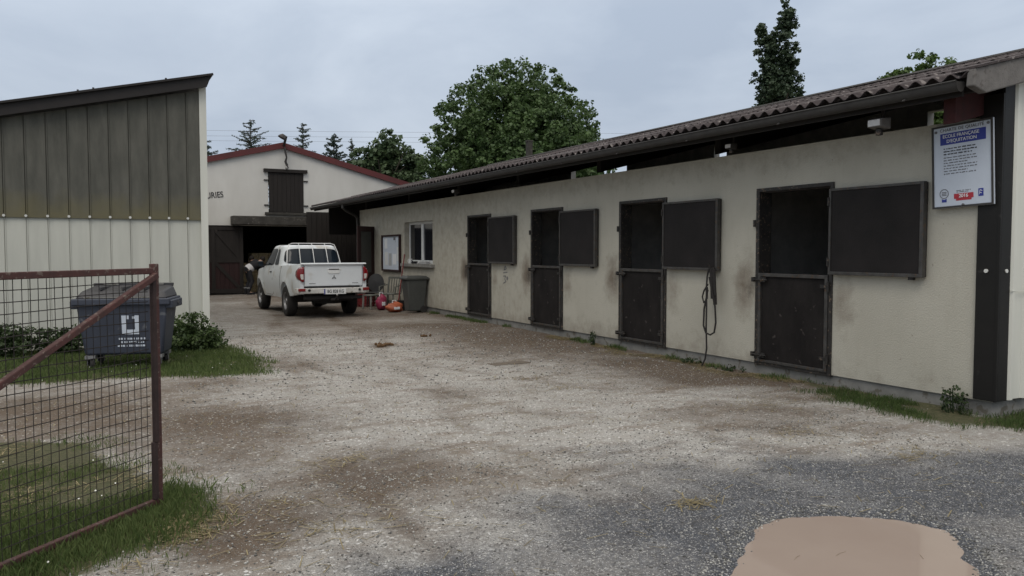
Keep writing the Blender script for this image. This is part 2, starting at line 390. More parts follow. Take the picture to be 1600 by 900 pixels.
s_mask = np.clip(blobs(XX+wob*.8, YY+wob2*1.2, SOIL)*1.18 + (fbm(XX, YY, 1.3, 5)-.5)*.8, 0, 1)
band = np.clip(1-(7.7-XX)/1.5, 0, 1)*((YY > 6)&(YY < 27))
s_mask = np.maximum(s_mask, band*1.0)
s_mask = np.clip(s_mask+ruts(XX, YY)*.5*np.clip(fbm(XX, YY, .6, 3)*1.6, 0, 1), 0, 1)
d_mask = np.clip(blobs(XX+wob*.7, YY+wob2*.8, DARK)*.92+(fbm(XX+7, YY+3, .8, 5)-.5)*.75, 0, 1)
d_mask = np.maximum(d_mask, 1.2*np.exp(-(polydist(XX, YY, PUD)/.16)**2)*(.6+.8*vnoise(XX, YY, .2)))
ground = None
def ground_material():
    m = bpy.data.materials.new('yard_ground'); m.use_nodes = True; t = m.node_tree
    p = t.nodes['Principled BSDF']; n = t.nodes.new; l = t.links.new
    c = n('ShaderNodeTexCoord'); at = n('ShaderNodeAttribute'); at.attribute_name = 'zones'
    sp = n('ShaderNodeSeparateColor'); l(at.outputs['Color'], sp.inputs[0])
    def noise(s, d=6, r=.6):
        a = n('ShaderNodeTexNoise'); a.inputs['Scale'].default_value = s; a.inputs['Detail'].default_value = d; a.inputs['Roughness'].default_value = r
        l(c.outputs['Object'], a.inputs[0]); return a.outputs[0]
    def mr(v, a, b, lo=0, hi=1):
        r = n('ShaderNodeMapRange'); r.inputs['From Min'].default_value = a; r.inputs['From Max'].default_value = b
        r.inputs['To Min'].default_value = lo; r.inputs['To Max'].default_value = hi; l(v, r.inputs[0]); return r.outputs[0]
    def math_(op, a, b):
        q = n('ShaderNodeMath'); q.operation = op
        for i, v in enumerate((a, b)):
            if isinstance(v, (int, float)): q.inputs[i].default_value = v
            else: l(v, q.inputs[i])
        return q.outputs[0]
    def mix(f_, a, b, mode='MIX'):
        q = n('ShaderNodeMix'); q.data_type = 'RGBA'; q.blend_type = mode
        for i, v in ((0, f_), (6, a), (7, b)):
            if isinstance(v, tuple): q.inputs[i].default_value = (*v, 1)
            elif isinstance(v, (int, float)): q.inputs[i].default_value = v
            else: l(v, q.inputs[i])
        return q.outputs[2]
    def vor(s, feat='F1'):
        v = n('ShaderNodeTexVoronoi'); v.feature = feat; v.inputs['Scale'].default_value = s; v.inputs['Randomness'].default_value = 1
        l(c.outputs['Object'], v.inputs['Vector']); return v
    v1 = vor(150); v2 = vor(60); v3 = vor(280)
    s1 = n('ShaderNodeSeparateColor'); l(v1.outputs['Color'], s1.inputs[0])
    s2 = n('ShaderNodeSeparateColor'); l(v2.outputs['Color'], s2.inputs[0])
    s3 = n('ShaderNodeSeparateColor'); l(v3.outputs['Color'], s3.inputs[0])
    n_big = noise(.8, 5); n_mid = noise(4.5, 6, .7); n_fine = noise(30, 5, .7)
    # pale limestone gravel
    gcol = mix(mr(s1.outputs[0], .1, .95), (.31, .298, .28), (.60, .585, .56))
    gcol = mix(mr(s3.outputs[1], .2, .9, 0, .6), gcol, (.45, .425, .39))
    gcol = mix(mr(n_mid, .48, .72, 0, .6), gcol, (.34, .295, .25))
    trk = n('ShaderNodeTexNoise'); trk.inputs['Scale'].default_value = 1.0; trk.inputs['Detail'].default_value = 5; trk.inputs['Roughness'].default_value = .65
    tm = n('ShaderNodeMapping'); tm.inputs['Rotation'].default_value = (0, 0, math.radians(18)); tm.inputs['Scale'].default_value = (.9, 3.2, 1); l(c.outputs['Object'], tm.inputs[0]); l(tm.outputs[0], trk.inputs[0])
    gcol = mix(mr(trk.outputs[0], .52, .66, 0, .75), gcol, (.24, .195, .155))
    gcol = mix(mr(s2.outputs[0], .93, .97), gcol, (.80, .79, .77))
    # soil
    scol = mix(mr(n_fine, .3, .7), (.060, .042, .030), (.165, .122, .088))
    scol = mix(mr(n_mid, .35, .7, 0, .6), scol, (.22, .170, .128))
    scol = mix(mr(s1.outputs[1], .90, .97, 0, .7), scol, (.34, .31, .27))
    scol = mix(mr(s2.outputs[1], .965, .985), scol, (.55, .53, .48))
    # dark wet chippings
    dcol = mix(mr(s1.outputs[2], .1, .9), (.030, .034, .044), (.15, .16, .185))
    dcol = mix(mr(n_mid, .45, .7, 0, .4), dcol, (.11, .10, .09))
    dcol = mix(mr(s1.outputs[0], .91, .94), dcol, (.52, .52, .52))
    # turf base
    tcol = mix(mr(n_fine, .3, .7), (.050, .064, .026), (.15, .135, .075))
    def fade(mask, k1=.55, k2=.35):
        a = math_('ADD', mask, math_('MULTIPLY', math_('SUBTRACT', n_mid, .5), k1))
        a = math_('ADD', a, math_('MULTIPLY', math_('SUBTRACT', n_fine, .5), k2)); return a
    f_s = mr(fade(sp.outputs[1], 1.0, .9), .08, .98); f_d = mr(fade(sp.outputs[2], .7, .9), .15, .95); f_g = mr(fade(sp.outputs[0], .5, .6), .40, .62)
    col = mix(f_s, gcol, scol); col = mix(f_d, col, dcol); col = mix(f_g, col, tcol)
    col = mix(.55, col, mix(mr(n_big, .3, .7), (.72, .70, .68), (1, 1, 1)), 'MULTIPLY')
    l(col, p.inputs['Base Color'])
    p.inputs['Specular IOR Level'].default_value = .3
    l(mr(f_d, 0, 1, .9, .62), p.inputs['Roughness'])
    h = math_('ADD', math_('MULTIPLY', v1.outputs['Distance'], -1.0), math_('MULTIPLY', n_fine, .9))
    h = math_('ADD', h, math_('MULTIPLY', v2.outputs['Distance'], -.6))
    b = n('ShaderNodeBump'); b.inputs['Strength'].default_value = .9; b.inputs['Distance'].default_value = .012
    l(h, b.inputs['Height']); l(b.outputs[0], p.inputs['Normal'])
    MATS['yard_ground'] = m
ground_material()
ground = npmesh('ground', np.stack([XX, YY, ZZ], -1).reshape(-1, 3), F, 'yard_ground', smooth=True)
ca = ground.data.attributes.new('zones', 'FLOAT_COLOR', 'POINT')
ca.data.foreach_set('color', np.stack([g_mask, s_mask, d_mask, np.ones_like(g_mask)], -1).astype(np.float32).ravel())
tag(ground, 'yard of pale gravel, brown mud and dark wet chippings', kind='structure')

# puddle
wm = mat('muddy_water', (.325, .266, .228), .03, .1, 1.2, .0001, 4, col2=(.30, .24, .205), spec=.8)
pp = [(x, y) for x, y in PUD]
cxp, cyp = np.mean([p[0] for p in pp]), np.mean([p[1] for p in pp])
w = MB(); ring = [(cxp+(x-cxp)*1.25, cyp+(y-cyp)*1.25, WATER_Z) for x, y in pp]
w.add(ring, [tuple(range(len(ring)))[::-1]])
puddle = w.build('puddle', 'muddy_water'); tag(puddle, 'shallow puddle of milky brown water in a pothole', kind='structure')

mb = MB()
for (x, y, a, ln) in ((3.3, 3.05, .4, .04), (3.55, 2.98, .2, .05), (3.9, 2.75, .9, .03)):
    mb.tube([(x-ln*math.cos(a), y-ln*math.sin(a), WATER_Z+.001), (x, y+.004, WATER_Z+.003), (x+ln*math.cos(a), y+ln*math.sin(a), WATER_Z+.001)], .0009, 5)
o = mb.build('twigs', 'wood_pale'); tag(o, 'thin straws and twigs floating in the brown puddle', 'twigs', kind='stuff')

# ------------------------------------------------------------------ stable building
XW = 7.7; WT = 2.92; PL = .155
DOORS = [(6.66, 7.87), (9.76, 10.97), (12.80, 14.0), (15.84, 17.06)]       # openings along Y, far side last
st = thing('stable_building', 'long low cream rendered stable with a corrugated roof and four stable doors in a row', 'stable', (XW, 4.72, 0))
WIN = (19.27, 21.38, 1.27, 2.40); SD = (24.15, 25.30, .05, 2.30)
def stable_wall():
    ys = {4.72, 25.64}; zs = {PL, WT}
    for a, b in DOORS: ys |= {a, b}
    ys |= {WIN[0], WIN[1], SD[0], SD[1]}; zs |= {PL, 2.40, WIN[2], WIN[3], 2.30}
    def dens(S, st_):
        S = sorted(S); o = []
        for a, b in zip(S[:-1], S[1:]):
            k = max(1, int(math.ceil((b-a)/st_))); o += [a+(b-a)*i/k for i in range(k)]
        return o+[S[-1]]
    Y = dens(ys, .12); Z = dens(zs, .12)
    holes = [(a, b, PL-.01, 2.40) for a, b in DOORS]+[WIN, (SD[0], SD[1], 0, 2.30)]
    V = []; Fq = []; ix = {}
    def vid(i, j, x):
        k = (i, j, x)
        if k not in ix: ix[k] = len(V); V.append((x, Y[i], Z[j]))
        return ix[k]
    for i in range(len(Y)-1):
        for j in range(len(Z)-1):
            cy, cz = (Y[i]+Y[i+1])/2, (Z[j]+Z[j+1])/2
            if any(a < cy < b and c < cz < d for a, b, c, d in holes): continue
            for x in (XW, XW+.2):
                q = [vid(i, j, x), vid(i+1, j, x), vid(i+1, j+1, x), vid(i, j+1, x)]
                Fq.append(q if x > XW else q[::-1])
    mb = MB(); mb.add(V, Fq)
    for a, b, c, d in holes:    # reveals
        mb.add([(XW, a, c), (XW+.2, a, c), (XW+.2, a, d), (XW, a, d)], [(0, 1, 2, 3)])
        mb.add([(XW, b, c), (XW, b, d), (XW+.2, b, d), (XW+.2, b, c)], [(0, 1, 2, 3)])
        mb.add([(XW, a, d), (XW+.2, a, d), (XW+.2, b, d), (XW, b, d)], [(0, 1, 2, 3)])
        if c > .3: mb.add([(XW, a, c), (XW, b, c), (XW+.2, b, c), (XW+.2, a, c)], [(0, 1, 2, 3)])
    mb.add([(XW, 4.72, WT), (XW+.2, 4.72, WT), (XW+.2, 25.64, WT), (XW, 25.64, WT)], [(0, 1, 2, 3)])
    mb.add([(XW, 25.64, PL), (XW+.2, 25.64, PL), (XW+.2, 25.64, WT), (XW, 25.64, WT)], [(0, 1, 2, 3)])
    o = mb.build('wall', 'stable_render', st, w=True, fix=False)
    # dirt: where horses rub beside the doors, splash at the foot, then darker tone farther and higher
    co = np.array([(v.co.x+XW, v.co.y+4.72, v.co.z) for v in o.data.vertices])
    y, z = co[:, 1], co[:, 2]; d = np.zeros(len(co)); dk = np.zeros(len(co))
    for k, (a, b) in enumerate(DOORS):
        s = (.75, .8, .9, 1.0)[k]
        d = np.maximum(d, s*np.exp(-((y-b-.22)/.22)**2-((z-1.15)/.42)**2))
        d = np.maximum(d, .55*np.exp(-((y-a+.15)/.2)**2-((z-1.0)/.4)**2))
        dk = np.maximum(dk, (.5, .5, .8, 1.)[k]*np.exp(-((y-b-.12)/.15)**2-((z-1.12)/.22)**2))
    d = np.maximum(d, .46*np.clip(1-(z-PL)/.5, 0, 1)*(.45+.55*np.clip((y-5)/6, 0, 1)))
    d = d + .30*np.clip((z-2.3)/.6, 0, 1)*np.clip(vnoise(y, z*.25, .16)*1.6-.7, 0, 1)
    d = np.maximum(d, .30*np.clip((y-8)/10, 0, 1))  # browner towards the far end of the wall
    d = np.maximum(d, .25*np.exp(-((z-2.8)/.3)**2))  # browner band along the top of the wall
    at = o.data.attributes.new('dirt_tone', 'FLOAT_COLOR', 'POINT')
    at.data.foreach_set('color', np.stack([d, dk, d*0, d*0+1], -1).astype(np.float32).ravel())
    return o
def stable_render_mat():
    m = bpy.data.materials.new('stable_render'); m.use_nodes = True; t = m.node_tree
    p = t.nodes['Principled BSDF']; n = t.nodes.new; l = t.links.new
    c = n('ShaderNodeTexCoord'); at = n('ShaderNodeAttribute'); at.attribute_name = 'dirt_tone'
    sp = n('ShaderNodeSeparateColor'); l(at.outputs['Color'], sp.inputs[0])
    def noise(s, d=6, r=.6, st_=None):
        a = n('ShaderNodeTexNoise'); a.inputs['Scale'].default_value = s; a.inputs['Detail'].default_value = d; a.inputs['Roughness'].default_value = r
        if st_:
            q = n('ShaderNodeMapping'); q.inputs['Scale'].default_value = st_; l(c.outputs['Object'], q.inputs[0]); l(q.outputs[0], a.inputs[0])
        else: l(c.outputs['Object'], a.inputs[0])
        return a.outputs[0]
    def mr(v, a, b, lo=0, hi=1):
        r = n('ShaderNodeMapRange'); r.inputs['From Min'].default_value = a; r.inputs['From Max'].default_value = b
        r.inputs['To Min'].default_value = lo; r.inputs['To Max'].default_value = hi; l(v, r.inputs[0]); return r.outputs[0]
    def mix(f_, a, b):
        q = n('ShaderNodeMix'); q.data_type = 'RGBA'
        for i, v in ((0, f_), (6, a), (7, b)):
            if isinstance(v, tuple): q.inputs[i].default_value = (*v, 1)
            elif isinstance(v, (int, float)): q.inputs[i].default_value = v
            else: l(v, q.inputs[i])
        return q.outputs[2]
    def ma(op, a, b):
        q = n('ShaderNodeMath'); q.operation = op
        for i, v in enumerate((a, b)):
            if isinstance(v, (int, float)): q.inputs[i].default_value = v
            else: l(v, q.inputs[i])
        return q.outputs[0]
    col = mix(mr(noise(1.1), .3, .7), (.47, .45, .385), (.41, .39, .33))
    col = mix(mr(noise(2.5, 6, .7, (1, 3, .5)), .52, .8, 0, .25), col, (.30, .275, .22))
    nn = noise(5, 6, .7); nf = noise(22, 5, .7)
    f = ma('ADD', sp.outputs[0], ma('MULTIPLY', ma('SUBTRACT', nn, .5), .9))
    col = mix(mr(f, .18, .8, 0, .85), col, (.155, .122, .092))
    f2 = ma('ADD', sp.outputs[1], ma('MULTIPLY', ma('SUBTRACT', nf, .5), .7))
    col = mix(mr(f2, .28, .85, 0, .9), col, (.05, .04, .034))
    col = mix(mr(noise(14, 3), .70, .74, 0, .7), col, (.2, .165, .13))
    l(col, p.inputs['Base Color']); p.inputs['Roughness'].default_value = .93; p.inputs['Specular IOR Level'].default_value = .25
    b = n('ShaderNodeBump'); b.inputs['Strength'].default_value = 1; b.inputs['Distance'].default_value = .006
    l(noise(60, 4), b.inputs['Height']); l(b.outputs[0], p.inputs['Normal'])
    MATS['stable_render'] = m
def rz_(x): return 3.17+.25*(x-7.0)
stable_render_mat(); stable_wall()
# plinth and end plinth
mb = MB(); mb.box(XW+.025, XW+.2, 4.745, 25.6, -.1, PL-.004)
mb.box(XW+.2, 13.9, 4.745, 4.95, -.1, PL-.004)
mb.build('plinth', 'concrete', st, w=True)
# interior: floor, partitions, back wall with gaps below the roof, end walls
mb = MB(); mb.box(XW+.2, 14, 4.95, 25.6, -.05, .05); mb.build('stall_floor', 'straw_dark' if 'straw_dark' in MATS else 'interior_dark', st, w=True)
for y in (8.9, 11.95, 15.0, 18.1):
    MB().box(XW+.2, 13.9, y-.08, y+.08, .05, 2.75).build('partition', 'block_wall', st, w=True)
mb = MB()
mb.box(13.9, 14.08, 4.8, 29.3, 0, 3.75)
gaps = [(9.5, 9.9), (15.3, 15.75), (19.5, 22.6)]
prev = 4.8
for a, b in gaps: mb.box(13.9, 14.08, prev, a, 3.75, 4.86); mb.box(13.9, 14.08, a, b, 4.22 if b < 16 else 4.36, 4.86); prev = b
mb.box(13.9, 14.08, prev, 29.3, 3.75, 4.86)
mb.build('back_wall', 'block_wall', st, w=True)
mb = MB(); mb.box(8.9, 13.9, 25.5, 25.64, 0, 3.4); mb.box(XW+.2, 8.9, 25.5, 25.64, 0, 3.2); mb.box(9.6, 9.75, 25.64, 31, 0, 3.5)
mb.build('passage_wall', 'boards_dark', st, w=True)
MB().prism([(7.6, 2.2), (13.9, 2.2), (13.9, rz_(13.9)-.02), (7.6, rz_(7.6)-.02)], 1, 29.12, 29.2).build('far_gable', 'boards_dark', st, w=True)
# roof z as a function of X (underside of sheets)
RX0, RX1, RS = 6.98, 14.25, .25
PITCH = .177; ROOF_Y = (4.58, 29.25)
nY = int((ROOF_Y[1]-ROOF_Y[0])/PITCH*8); ys = np.linspace(*ROOF_Y, nY)
xs = []
bands = np.linspace(RX0, RX1, 6)
rows = []
for k in range(5):
    a, b = bands[k], bands[k+1]+(.12 if k < 4 else 0)
    for i in range(4):
        x = a+(b-a)*i/3; rows.append((x, .012*(1-i/3)+.004*k % .01))
V = []; Fq = []
wav = np.cos(2*PI*(ys-ROOF_Y[0])/PITCH)*.027+.03
jit = (np.floor((ys-ROOF_Y[0])/.92)).astype(int)
jr = rng.normal(0, .012, 60)
for ri, (x, dz) in enumerate(rows):
    k = ri//4
    xx = x+(jr[jit % 60] if ri % 4 == 0 else 0)
    V.append(np.stack([np.full(nY, 0)+xx, ys, rz_(x)+wav+dz+.004+np.sin(ys*.9+1)*.008], -1))
V = np.concatenate(V)
for k in range(5):
    for i in range(3):
        r0 = (k*4+i)*nY; a = np.arange(nY-1)+r0
        Fq.append(np.stack([a, a+nY, a+nY+1, a+1], -1))
Fq = np.concatenate(Fq)
V[:, 0] -= XW; V[:, 1] -= 4.72
rf = npmesh('roof', V, Fq, 'roof_sheet', st, smooth=True)
sm = rf.modifiers.new('t', 'SOLIDIFY'); sm.thickness = .007; sm.offset = 1
# ridge capping
mb = MB(); mb.bar((14.2, 4.58, rz_(14.2)+.07), (14.2, 29.25, rz_(14.2)+.07), .3, .03); mb.build('ridge_cap', 'fibre_cement', rf, w=True)
# verge board along the near end
mb = MB(); mb.prism([(6.97, 3.095), (7.15, 3.045), (14.2, 3.06+RS*7.2), (14.2, 3.25+RS*7.2), (6.99, 3.25)], 1, 4.52, 4.60)
vb = mb.build('verge_board', 'fibre_cement', st, w=True, bevel=.012)
MB().prism([(6.99, 3.251), (14.2, 3.251+RS*7.2), (14.2, 3.272+RS*7.2), (6.99, 3.272)], 1, 4.50, 4.75).build('verge_cap', 'roof_sheet', vb, w=True)
# gutter: half round channel along the eave
mb = MB(); prof = [(6.985+.062*math.cos(a), 3.155+.085*math.sin(a)) for a in np.linspace(PI, 2*PI, 9)]
pr = prof+[(p[0]*1+(-.005 if p[0] > 6.985 else .005), p[1]+.006) for p in reversed(prof)]
mb.prism(pr, 1, 4.66, 29.2)
mb.tube([(6.922, 4.66, 3.157), (6.922, 29.2, 3.157)], .009, 6)
gu = mb.build('gutter', 'zinc', st, w=True, smooth=True)
for y in np.arange(5.2, 29, 1.6): MB().bar((6.93, y, 3.06), (7.1, y, 3.2), .03, .008).build('gutter_bracket', 'zinc', gu, w=True)
mb = MB(); prof2 = [(6.985+.066*math.cos(a), 3.152+.09*math.sin(a)) for a in np.linspace(PI, 2*PI, 9)]
mb.add([(p[0], 4.655, p[1]) for p in prof2]+[(6.985, 4.655, 3.155)], [tuple(range(10))]); mb.build('gutter_end', 'zinc', gu, w=True)
# eave board and purlins, rafters
mb = MB()
mb.bar((7.09, 4.7, 3.11), (7.09, 29.2, 3.11), .03, .14)
mb.build('eave_board', 'fascia_dark', st, w=True)
for x in (7.35, 8.5, 9.8, 11.1, 12.4, 13.6):
    MB().bar((x, 4.75, rz_(x)-.075), (x, 29.2, rz_(x)-.075), .07, .14).build('purlin', 'boards_dark', st, w=True)
for y in (4.93, 8.9, 11.95, 15.0, 18.1, 21.6, 25.7, 29.1):
    xa = 7.24 if y < 5 else 7.92
    MB().prism([(xa, rz_(xa)-.40), (13.9, rz_(13.9)-.40), (13.9, rz_(13.9)-.15), (xa, rz_(xa)-.15)], 1, y-.06, y+.06).build('rafter', 'red_steel' if y < 5 else 'boards_dark', st, w=True)  # inner rafters coloured dark for the shade under the eave
# corner flashing (dark) and ribbed end cladding
mb = MB()
mb.box(XW-.03, XW-.002, 4.68, 4.905, .165, 3.12); mb.box(XW-.002, 7.855, 4.68, 4.708, .165, 3.24)
mb.box(XW-.036, XW-.024, 4.672, 4.70, .165, 3.12)
cp = mb.build('corner_flashing', 'flashing_dark', st, w=True, bevel=.003)
MB().cyl((XW-.036, 4.80, 1.43), (1, 0, 0), .019, .014, 12).build('rivet', 'bolt_pale', cp, w=True)
MB().cyl((7.785, 4.676, 1.43), (0, 1, 0), .019, .014, 12).build('rivet', 'bolt_pale', cp, w=True)
mb = MB(); pts = []; x = 7.85
while x < 14.0:
    pts += [(x, 4.70), (x+.03, 4.665), (x+.07, 4.665), (x+.10, 4.70)]; x += .25
V = []; Fq = []
for i, (px, py) in enumerate(pts):
    zt = rz_(px)-.02
    V += [(px, py, .17), (px, py, zt)]
for i in range(len(pts)-1): Fq.append((2*i, 2*i+2, 2*i+3, 2*i+1))
mb.add(V, Fq); mb.box(7.86, 13.9, 4.71, 4.76, .17, 3.3)
mb.box(7.845, 14.0, 4.66, 4.668, 1.232, 1.24)
mb.build('end_cladding', 'cream_clad_pale', st, w=True, fix=False)
# stable doors
def stable_door(k, a, b):
    near = a; width = b-a
    # opening frame (angle steel)
    mb = MB()
    mb.box(XW-.022, XW+.03, b-.045, b+.012, PL-.02, 2.43); mb.box(XW-.022, XW+.03, a-.012, a+.035, PL-.02, 2.43)
    mb.box(XW-.018, XW+.03, a+.035, b-.045, 2.385, 2.43); mb.box(XW-.018, XW+.03, a+.035, b-.045, PL-.018, PL+.02)
    mb.box(XW+.03, XW+.21, b-.03, b+.0, PL, 2.40); mb.box(XW+.03, XW+.21, a+.0, a+.03, PL, 2.40); mb.box(XW+.03, XW+.21, a+.03, b-.03, 2.37, 2.40)  # dark lining added over the reveals so they stay dim
    fr = mb.build('door_frame', 'steel_dark', st, w=True, bevel=.004)
    # lower leaf
    lo = MB().box(XW-.004, XW+.03, a+.05, b-.06, PL+.03, 1.315).build('lower_door', 'panel_scuffed', st, w=True)
    mb = MB(); z0, z1 = PL+.022, 1.335
    mb.box(XW-.034, XW+.034, a+.04, a+.085, z0, z1); mb.box(XW-.034, XW+.034, b-.09, b-.05, z0, z1)
    mb.box(XW-.030, XW+.033, a+.085, b-.09, z1-.045, z1); mb.box(XW-.030, XW+.033, a+.085, b-.09, z0, z0+.035)
    mb.build('edge_frame', 'steel_pale', lo, w=True, bevel=.004)
    for z in (.34, 1.2): MB().cyl((XW-.05, a+.02, z), (0, 0, 1), .016, .12, 10).box(XW-.045, XW-.033, a+.02, a+.14, z-.02, z+.02).build('hinge', 'steel_dark', lo, w=True)
    for z in (.27, 1.25):
        mb = MB(); mb.tube([(XW-.05, b-.22, z), (XW-.05, b+.04, z)], .011, 8); mb.box(XW-.055, XW-.033, b-.19, b-.10, z-.03, z+.03); mb.tube([(XW-.05, b-.15, z), (XW-.11, b-.15, z-.02)], .009, 6); mb.box(XW-.055, XW-.02, b+.012, b+.05, z-.03, z+.03)
        mb.build('bolt', 'steel_dark', lo, w=True)
    # upper leaf folded back flat on the wall on the near side
    y1, y0 = a-.01, a-.01-width-.0
    xo = XW-.088
    z0, z1 = (1.345, 2.345)
    up = MB().box(xo+.008, xo+.035, y0+.03, y1-.03, z0+.03, z1-.03).build('upper_shutter', 'panel_black', st, w=True)
    mb = MB()
    mb.box(xo-.006, xo+.05, y0, y0+.04, z0, z1); mb.box(xo-.006, xo+.05, y1-.03, y1, z0, z1)
    mb.box(xo-.004, xo+.048, y0+.04, y1-.03, z0, z0+.038); mb.box(xo-.004, xo+.048, y0+.04, y1-.03, z1-.03, z1)
    mb.build('edge_frame', 'steel_pale', up, w=True, bevel=.004)
    mb = MB()
    mb.box(xo+.05, XW-.012, y0+.008, y0+.04, z0+.006, z1-.006)     # rear flange, seen as the thick dark edge
    mb.box(xo+.05, XW-.012, y0+.04, y1-.04, z0+.008, z0+.035)
    for zz in (z0+.15, z1-.15): MB().cyl((xo-.01, y1+.0, zz), (0, 0, 1), .014, .1, 8).build('hinge', 'steel_dark', up, w=True)
    mb.box(xo+.02, xo+.06, y0+.12, y0+.18, z0-.03, z0)
    mb.build('rear_flange', 'steel_dark', up, w=True)
    MB().cyl((XW-.03, b+.03, 1.98), (0, 0, 1), .018, .09, 8).build('catch', 'steel_dark', fr, w=True)
for k, (a, b) in enumerate(DOORS): stable_door(k, a, b)
# office window
mb = MB(); y0, y1, z0, z1 = WIN; xf = XW+.13
wf = MB()
wf.box(xf, xf+.05, y0+.01, y0+.08, z0, z1); wf.box(xf, xf+.05, y1-.09, y1-.01, z0, z1)
wf.box(xf+.002, xf+.048, y0+.08, y1-.09, z0, z0+.09); wf.box(xf+.002, xf+.048, y0+.08, y1-.09, z1-.07, z1)
ym = (y0+y1)/2; wf.box(xf-.01, xf+.045, ym-.07, ym+.07, z0+.09, z1-.07)
win = wf.build('window', 'white_plastic', st, w=True, bevel=.006)
MB().box(xf+.02, xf+.026, y0+.08, y1-.09, z0+.09, z1-.07).build('pane', 'window_glass', win, w=True)
MB().box(XW-.10, XW+.13, y0-.14, y1+.10, z0-.09, z0-.003).build('sill', 'concrete', win, w=True, bevel=.01)
# office side door: dark opening with a leaf standing ajar
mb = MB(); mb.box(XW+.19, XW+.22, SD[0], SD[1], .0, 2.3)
mb.build('doorway_shade', 'interior_dark', st, w=True)  # dark sheet standing in for the shade inside the doorway
Md = Matrix.Translation((XW-.01, SD[0]-.02, 0)) @ Matrix.Rotation(math.radians(180+38), 4, 'Z')   # leaf local x runs from hinge outwards
def leafbox(m, x0, x1, z0, z1, t0=-.02, t1=.02): m.box(x0, x1, t0, t1, z0, z1, Md @ Matrix.Rotation(0, 4, 'Z'))
mb = MB(); leafbox(mb, 0, .16, .06, 2.36); leafbox(mb, .70, .86, .06, 2.36); leafbox(mb, .16, .70, .06, .95); leafbox(mb, .16, .70, 2.2, 2.36)
sdr = mb.build('side_door', 'boards_red', st, w=True, bevel=.004)
mb = MB(); leafbox(mb, .16, .70, .95, 2.2, -.006, .006); mb.build('pane', 'bin_green_grey', sdr, w=True)
# downpipe with swan neck
mb = MB(); mb.tube([(6.99, 25.1, 3.10), (6.99, 25.1, 2.98), (7.1, 25.2, 2.90), (7.5, 25.52, 2.76), (7.6, 25.6, 2.68), (7.62, 25.62, 2.5), (7.62, 25.62, .1)], .045, 10)
mb.build('downpipe', 'zinc', st, w=True, smooth=True)
# painted scribble low on the wall between the first and second far doors
mb = MB()
for (a, b) in [((15.22, 1.21), (15.10, 1.24)), ((15.10, 1.24), (15.16, 1.30)), ((15.16, 1.30), (15.22, 1.21)), ((15.25, 1.15), (15.06, 1.17)),
               ((15.25, 1.08), (15.14, 1.09)), ((15.14, 1.09), (15.18, 1.02)), ((15.18, 1.02), (15.12, .97)), ((15.12, .97), (15.24, .93)), ((15.07, 1.08), (15.03, 1.04)), ((15.03, 1.04), (15.07, 1.01)), ((15.07, 1.01), (15.08, 1.07))]:
    mb.bar((XW-.002, a[0], a[1]), (XW-.002, b[0], b[1]), .006, .02)
mb.build('scribble', 'ink_grey', st, w=True)

# things on the stable: sign
sg = thing('information_sign', 'white riding school sign with blue banner and red 2016 box beside the corner post', 'sign', (XW-.05, 5.04, 2.06))
# local frame: y along wall (world Y), local x out. sign spans Y 4.735..5.36
def SG(mb, ya, yb, za, zb, x0, x1): return mb.box(x0, x1, ya, yb, za, zb)
W2 = .315; HS = .83
SG(MB(), -W2, W2, 0, HS, -.012, .012).build('board', 'sign_white', sg, bevel=.003)
bd = [o for o in sg.children][0]
mb = MB(); t = .018
for (a, b, c, d) in ((-W2, W2, 0, t), (-W2, W2, HS-t, HS), (-W2, -W2+t, t, HS-t), (W2-t, W2, t, HS-t)): mb.box(-.022, -.0125, a, b, c, d)
mb.build('rim', 'zinc', sg)
MB().box(-.0145, -.0122, -W2+.07, W2-.09, .795-.16, .795-.045).build('blue_banner', 'sign_blue', sg)
put_text('lettering', 'CHARTE DE QUALITÉ', .043, (-.0145, .0, .782), '-x', 'ink_grey', sg, .0002, spacing=1.12)
put_text('lettering', 'ECOLE FRANÇAISE', .046, (-.0165, .008, .718), '-x', 'ink_white', sg, .0003, xs=.98)
put_text('lettering', "D'EQUITATION", .046, (-.0165, .0, .668), '-x', 'ink_white', sg, .0003, xs=.98)
def dashes(rows, y0, y1, z0, dz, h):
    mb = MB()
    for r in range(rows):
        y = y0
        end = y1 + (random.uniform(0, .12) if r % 3 == 2 else random.uniform(0, .03))
        while y > end:
            ln = random.uniform(.012, .05); e = max(y-ln, end); z = z0-r*dz
            k = y
            while k > e+.003:
                g = random.uniform(.004, .007); mb.box(-.0142, -.0124, k-g, k, z-h/2*random.uniform(.7, 1.1), z+h/2*random.uniform(.7, 1.3)); k -= g+.0025
            y = e-.010
    return mb
dashes(3, .19, -.15, .595, .028, .012).build('small_print', 'ink_black', sg)
dashes(7, .19, -.16, .505, .027, .010).build('small_print', 'ink_grey', sg)
MB().box(-.0148, -.0122, -.115, .085, .085, .135).build('red_box', 'sign_red', sg); MB().box(-.0140, -.0122, -.095, .065, .066, .084).build('red_box', 'sign_red', sg)
put_text('lettering', '2016', .048, (-.0165, -.015, .110), '-x', 'ink_white', sg, .0006)
dashes(2, .06, -.09, .165, .014, .007).build('small_print', 'ink_grey', sg)
mb = MB()
for k in range(24):
    a0, a1 = 2*PI*k/24, 2*PI*(k+1)/24
    mb.bar((-.0142, .19+.045*math.cos(a0), .145+.045*math.sin(a0)), (-.0142, .19+.045*math.cos(a1), .145+.045*math.sin(a1)), .003, .006)
for z in (.13, .145, .16): mb.box(-.0142, -.0124, .165, .215, z-.004, z+.004)
mb.build('round_emblem', 'ink_grey', sg)
MB().prism([(.165, .06), (.215, .06), (.215, .095), (.19, .085), (.165, .095)], 0, -.0142, -.0124).build('emblem_ribbon', 'sign_blue', sg)
MB().box(-.0142, -.0124, -.215, -.165, .09, .165).build('blue_logo', 'sign_blue', sg)
